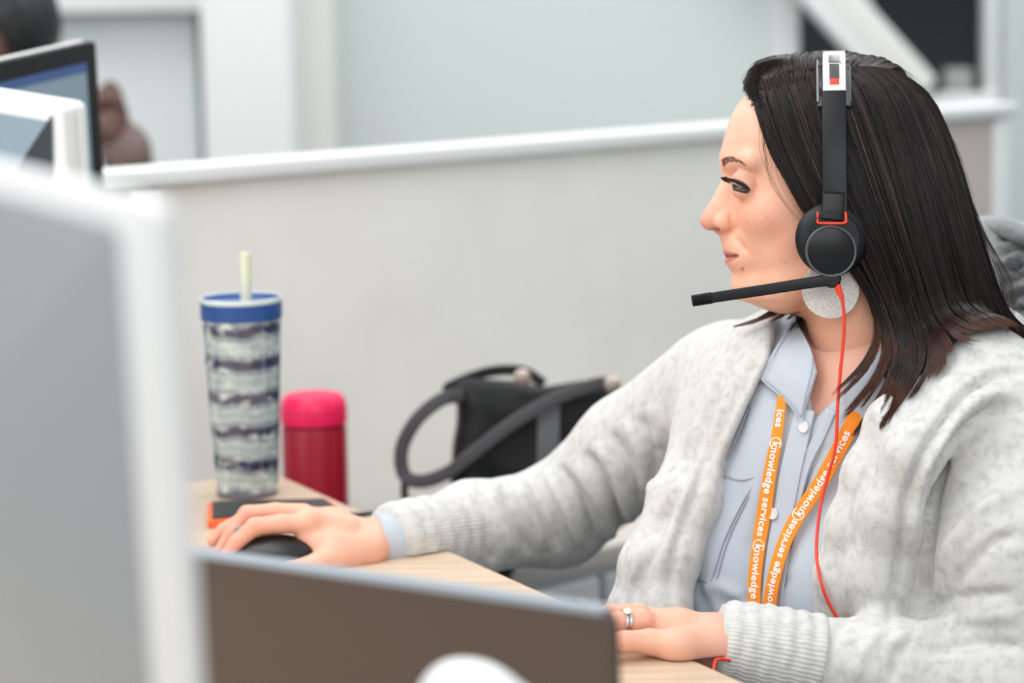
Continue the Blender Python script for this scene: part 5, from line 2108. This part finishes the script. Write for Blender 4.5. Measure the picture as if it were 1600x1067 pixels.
#@@EARRING
er = HR((1298, 453, -112))
m_er = mat('glitter_silver', (206, 201, 196), 0.35, metal=0.5, bump=(1100, .9, .0014), mix=((255, 252, 245), 1100, .42, .62))  # white flecks put glints into the base colour
EAR = empty('earring', er)
u = HS
lathe('disc', [(0.5 * u, -1.5 * u), (43 * u, -1.5 * u), (43.6 * u, 0), (43 * u, 1.5 * u), (.5 * u, 1.5 * u)], m_er, EAR, 72, frame_M(er, CR, CU, -CF))
tube('ear_hook', [er + CU * 0.024, er + CU * .03 + CF * .002, er + CU * .034 + CF * .006], 0.0006, M_chrome, EAR, 10, 6)
tag(EAR, 'large round glittery silver earring hanging below the ear cup', 'earring')

#@@RING
RG = empty('ring', P(977, 973, 2.01))
a_, b_2 = P(1003, 970, 2.012), P(965, 973, 2.008)
tdir = unit(b_2 - a_)
for t, r_ in ((0.56, .0110), (.72, .0110)):
    c = a_ + (b_2 - a_) * t
    ring_pts = []
    e1_ = unit(np.cross(tdir, UZ))
    e2_ = np.cross(e1_, tdir)
    for a in np.linspace(0, 2 * math.pi, 41):
        ring_pts.append(c + (e1_ * math.cos(a) + e2_ * math.sin(a)) * (r_ - .0004) + tdir * .001 * math.sin(a * 2))
    V, F = sweep(np.array(ring_pts), lambda i, t_: rrect(.0013, .0008, .0005), np.array(ring_pts) - c, caps=False)
    child(mesh_np('band', V, F, M_chrome), RG)
c = a_ + (b_2 - a_) * .6
e2_ = np.cross(unit(np.cross(tdir, UZ)), tdir)
if e2_[2] < 0:
    e2_ = -e2_
nn = unit(e2_ * .8 + np.array([0, -1, 0]) * .5)
M_dia = mat('diamond', (240, 240, 245), 0.05, spec=1.0, coat=1.0)
lathe('stone', [(0.0004, -0.002), (0.0032, 0.0008), (0.0034, 0.0014), (0.002, 0.0026), (0.0003, 0.0027)], M_dia, RG, 8, frame_M(c + nn * .0125, tdir, np.cross(nn, tdir), nn))
tag(RG, 'silver wedding ring set with a stone on the left hand', 'ring')

#@@MOUSE
ms = empty('computer_mouse', P(428, 900, 2.345) * [1, 1, 0] + [0, 0, DZ])
mc = P(428, 868, 2.345)
mc[2] = DZ


def f_mouse(p):
    d = ell(p, mc + [0, 0.0, 0.004], (0.050, 0.030, 0.026))
    return smax(d, -(p[:, 2] - np.float32(DZ + 0.001)), 0.004)


V, F = nets(f_mouse, mc - [.08, .06, .02], mc + [.08, .07, .06], 0.0025)
child(mesh_np('mouse_shell', V, F, M_black), ms)
tube('scroll_wheel', [mc + [-.035, .006, .032], mc + [-.035, .014, .032]], .005, M_greyback, ms, 4, 12)
tag(ms, 'black computer mouse gripped under the right hand', 'mouse')

#@@LANYARD
LY = empty('lanyard', SH(1200, 930))
tag(LY, 'orange lanyard with white lettering hanging round the neck', 'lanyard')
M_lan = mat('orange_ribbon', (250, 142, 22), 0.65, bump=(700, .3, .0005, (1, 1, 3)))
M_letter = mat('white_print', (250, 246, 240), 0.7)
bands = {
    'left': [(1232, 622), (1229, 640), (1221, 691), (1211, 745), (1202, 809), (1196, 856), (1191, 903), (1190, 940), (1190, 985)],
    'right': [(1345, 645), (1329, 678), (1305, 725), (1285, 762), (1261, 802), (1241, 843), (1226, 890), (1217, 937), (1211, 985)],
}
geo = {}
WB = 0.0125
for nm, pts in bands.items():
    p_, n_ = onpath(f_shirt_s, pts, 90, 0.0085 if nm == 'left' else 0.010)
    wpx = (lambda t: 0.0090 + 0.0052 * min(1, t / .45)) if nm == 'left' else (lambda t: 0.0140)
    vdir = p_ - CPOS
    vdir /= np.linalg.norm(vdir, axis=1)[:, None]
    n_ = n_ * .6 - vdir * .4
    V, F = sweep(p_, lambda i, t: rrect(wpx(t) / 2, .0006, .0004), n_)
    bo_ = mesh_np('ribbon', V, F, M_lan)
    sharp(bo_, 1.0)
    child(bo_, LY)
    geo[nm] = (p_, n_, bo_, wpx)


def text_mesh(s, size):
    cu_ = bpy.data.curves.new('lettering', 'FONT')
    cu_.body = s
    cu_.size = size
    cu_.offset = size * 0.026
    cu_.resolution_u = 3
    cu_.space_character = 1.08
    to = bpy.data.objects.new('tmp_text', cu_)
    COL.objects.link(to)
    bpy.context.view_layer.update()
    dg = bpy.context.evaluated_depsgraph_get()
    me = bpy.data.meshes.new_from_object(to.evaluated_get(dg))
    bpy.data.objects.remove(to)
    return me


def lay_text(nm, s, px_at, size, down, logo=True):
    """s starts at the photo height px_at on the ribbon; down=True reads down the strap"""
    p_, n_, bo_, wpx = geo[nm]
    T = np.gradient(p_, axis=0)
    T /= np.linalg.norm(T, axis=1)[:, None]
    N = n_ - T * (n_ * T).sum(1)[:, None]
    N /= np.linalg.norm(N, axis=1)[:, None]
    S = np.cross(T, N)
    s_ = np.r_[0, np.cumsum(np.linalg.norm(np.diff(p_, axis=0), axis=1))]
    _, ypx, _ = to_px(p_)
    s0 = float(np.interp(px_at, ypx, s_))
    me = text_mesh(s, size)
    bm = bmesh.new()
    bm.from_mesh(me)
    bmesh.ops.triangulate(bm, faces=bm.faces[:])
    bmesh.ops.subdivide_edges(bm, edges=[e for e in bm.edges if e.calc_length() > size * .5], cuts=1)
    xs = [v.co.x for v in bm.verts]
    if logo:
        # open ring around the first letter
        k = 28
        r1, r2 = size * .56, size * .47
        cx_, cy_ = size * .16, size * .30
        ring = []
        for i in range(k + 1):
            a = math.radians(50 + 285 * i / k)
            ring.append((bm.verts.new((cx_ + r1 * math.cos(a), cy_ + r1 * math.sin(a), 0)), bm.verts.new((cx_ + r2 * math.cos(a), cy_ + r2 * math.sin(a), 0))))
        for i in range(k):
            bm.faces.new((ring[i][0], ring[i + 1][0], ring[i + 1][1], ring[i][1]))
    co = np.array([v.co[:] for v in bm.verts])
    yc = size * .26
    sgn = 1 if down else -1
    ss = s0 + sgn * co[:, 0]
    good = (ss > -0.0) & (ss < s_[-1])
    q_ = np.stack([np.interp(ss, s_, p_[:, k]) for k in range(3)], 1)
    Si = np.stack([np.interp(ss, s_, S[:, k]) for k in range(3)], 1)
    Ni = np.stack([np.interp(ss, s_, N[:, k]) for k in range(3)], 1)
    # letters' up direction: reading down -> tops to the right; reading up -> tops to the left
    ti = np.stack([np.interp(ss, s_, T[:, k]) for k in range(3)], 1)
    upd = np.cross(Ni, ti) * sgn
    q_ = q_ + upd * (co[:, 1:2] - yc) + Ni * 0.0010
    for v, c_, g_ in zip(bm.verts, q_, good):
        v.co = Vector(c_)
    bmesh.ops.delete(bm, geom=[v for v, g_ in zip(list(bm.verts), good) if not g_], context='VERTS')
    bmesh.ops.recalc_face_normals(bm, faces=bm.faces[:])
    bm.to_mesh(me)
    bm.free()
    o = link('lettering', me, M_letter, smooth=False)
    childp(o, bo_)
    return max(xs)


L1 = lay_text('left', 'knowledge services', 690, .0104, True)
L2 = lay_text('left', 'knowledge services', 850, .0108, True)
lay_text('left', 'ices', 640, .0100, True, False)
lay_text('right', 'knowledge services', 806, .0106, False)
lay_text('right', 'knowledge services', 958, .0106, False)
print('TEXTLEN', L1, L2)

#@@CHAIR
oc = empty('office_chair', (hip[0] + .02, hip[1] + .02, 0))
M_mesh = mat('dark_chair_fabric', (46, 48, 52), 0.9)
sc_ = hip - UZ * .13
Mch = frame_M((sc_[0], sc_[1], 0), US, UF, (0, 0, 1))
zs_ = 0.35
child(box_obj('seat', (-.24, -.22, zs_ - .04), (.24, .24, zs_ + .03), M_mesh, None, .03, Mch), oc)
child(box_obj('backrest', (-.23, -.30, .48), (.23, -.255, 1.03), M_mesh, None, .02, Mch), oc)
child(box_obj('back_bar', (-.03, -.33, .30), (.03, -.30, .8), M_dark, None, .005, Mch), oc)
child(box_obj('seat_plate', (-.06, -.32, zs_ - .07), (.06, .08, zs_ - .04), M_dark, None, .005, Mch), oc)
child(lathe('gas_lift', [(.028, .08), (.028, zs_ - .07)], M_dark, None, 20, Mch), oc)
for k in range(5):
    a = 2 * math.pi * k / 5 + .3
    o = tube('leg', [(sc_[0], sc_[1], .09), (sc_[0] + .28 * math.cos(a), sc_[1] + .28 * math.sin(a), .065)], .02, M_dark, oc, 6, 10)
    w_ = lathe('caster', [(.02, -.012), (.026, -.01), (.026, .01), (.02, .012)], M_black, None, 20, frame_M((sc_[0] + .28 * math.cos(a), sc_[1] + .28 * math.sin(a), .027), (0, 0, 1), (-math.sin(a), math.cos(a), 0), (math.cos(a), math.sin(a), 0)))
    w_.parent = o
    w_.matrix_parent_inverse = Matrix.Identity(4)
tag(oc, 'dark office chair the woman sits on, mostly hidden behind her', 'chair')

# jacket hung over the back of her chair, right edge of the photo
jo = np.array([sc_[0], sc_[1], 0]) - UF * .28
JK = empty('jacket', jo + US * .1 + UZ * 1.0)
M_jac = mat('grey_puffer_nylon', (118, 121, 122), 0.45, bump=(45, .7, .010), sheen=.2)


def f_jac(p):
    q = (p - jo.astype(np.float32))
    u_, b_, z_ = q @ US.astype(np.float32), q @ UF.astype(np.float32), q[:, 2]
    hb = 0.045 + 0.020 * np.clip((1.02 - z_) / .3, 0, 1)
    r_ = .034
    dx, dy, dz_ = np.abs(u_ - .09) - (.175 - r_), np.abs(b_) - (hb - r_), np.abs(z_ - .855) - (.205 - r_)
    o_ = np.sqrt(np.maximum(dx, 0) ** 2 + np.maximum(dy, 0) ** 2 + np.maximum(dz_, 0) ** 2) + np.minimum(np.maximum(np.maximum(dx, dy), dz_), 0) - r_
    quilt = 0.007 * np.abs(np.sin((z_ + .35 * u_ + .01 * np.sin(u_ * 30)) * 38))
    # hanging sleeve on the viewer's side
    sl = chain(p, [jo + US * .20 + UF * .05 + UZ * 1.0, jo + US * .24 + UF * .08 + UZ * .82, jo + US * .22 + UF * .07 + UZ * .60], [.04, .05, .04], .02)
    return smin(o_, sl, .02) - quilt + .004 * wob(p, 45, 9)


V, F = nets(f_jac, jo + [-.30, -.34, .5], jo + [.34, .32, 1.14], .005)
V = folds(V, F, [([(1556, 398), (1580, 386), (1602, 384), (1640, 392)], 5, -.012), ([(1562, 425), (1582, 420), (1604, 404), (1640, 398)], 5, -.014),
                 ([(1566, 446), (1590, 434), (1612, 436), (1650, 430)], 5, -.012), ([(1560, 372), (1585, 366), (1610, 370)], 5, -.008), ([(1572, 410), (1590, 402), (1610, 418)], 5, .008),
                 ([(1572, 480), (1588, 462), (1606, 458)], 5, -.010), ([(1580, 500), (1592, 484), (1606, 486)], 4, -.009)])
child(mesh_np('jacket_shell', V, F, M_jac), JK)
collar_j = [jo + US * s_ + UF * (.03 + .02 * math.sin(s_ * 20)) + UZ * (1.055 + .006 * math.cos(s_ * 30)) for s_ in np.linspace(-.03, .2, 8)]
tube('jacket_collar', collar_j, .011, M_jac, JK, 40, 14)
tag(JK, 'grey padded jacket hung over the chair back behind the woman', 'jacket')
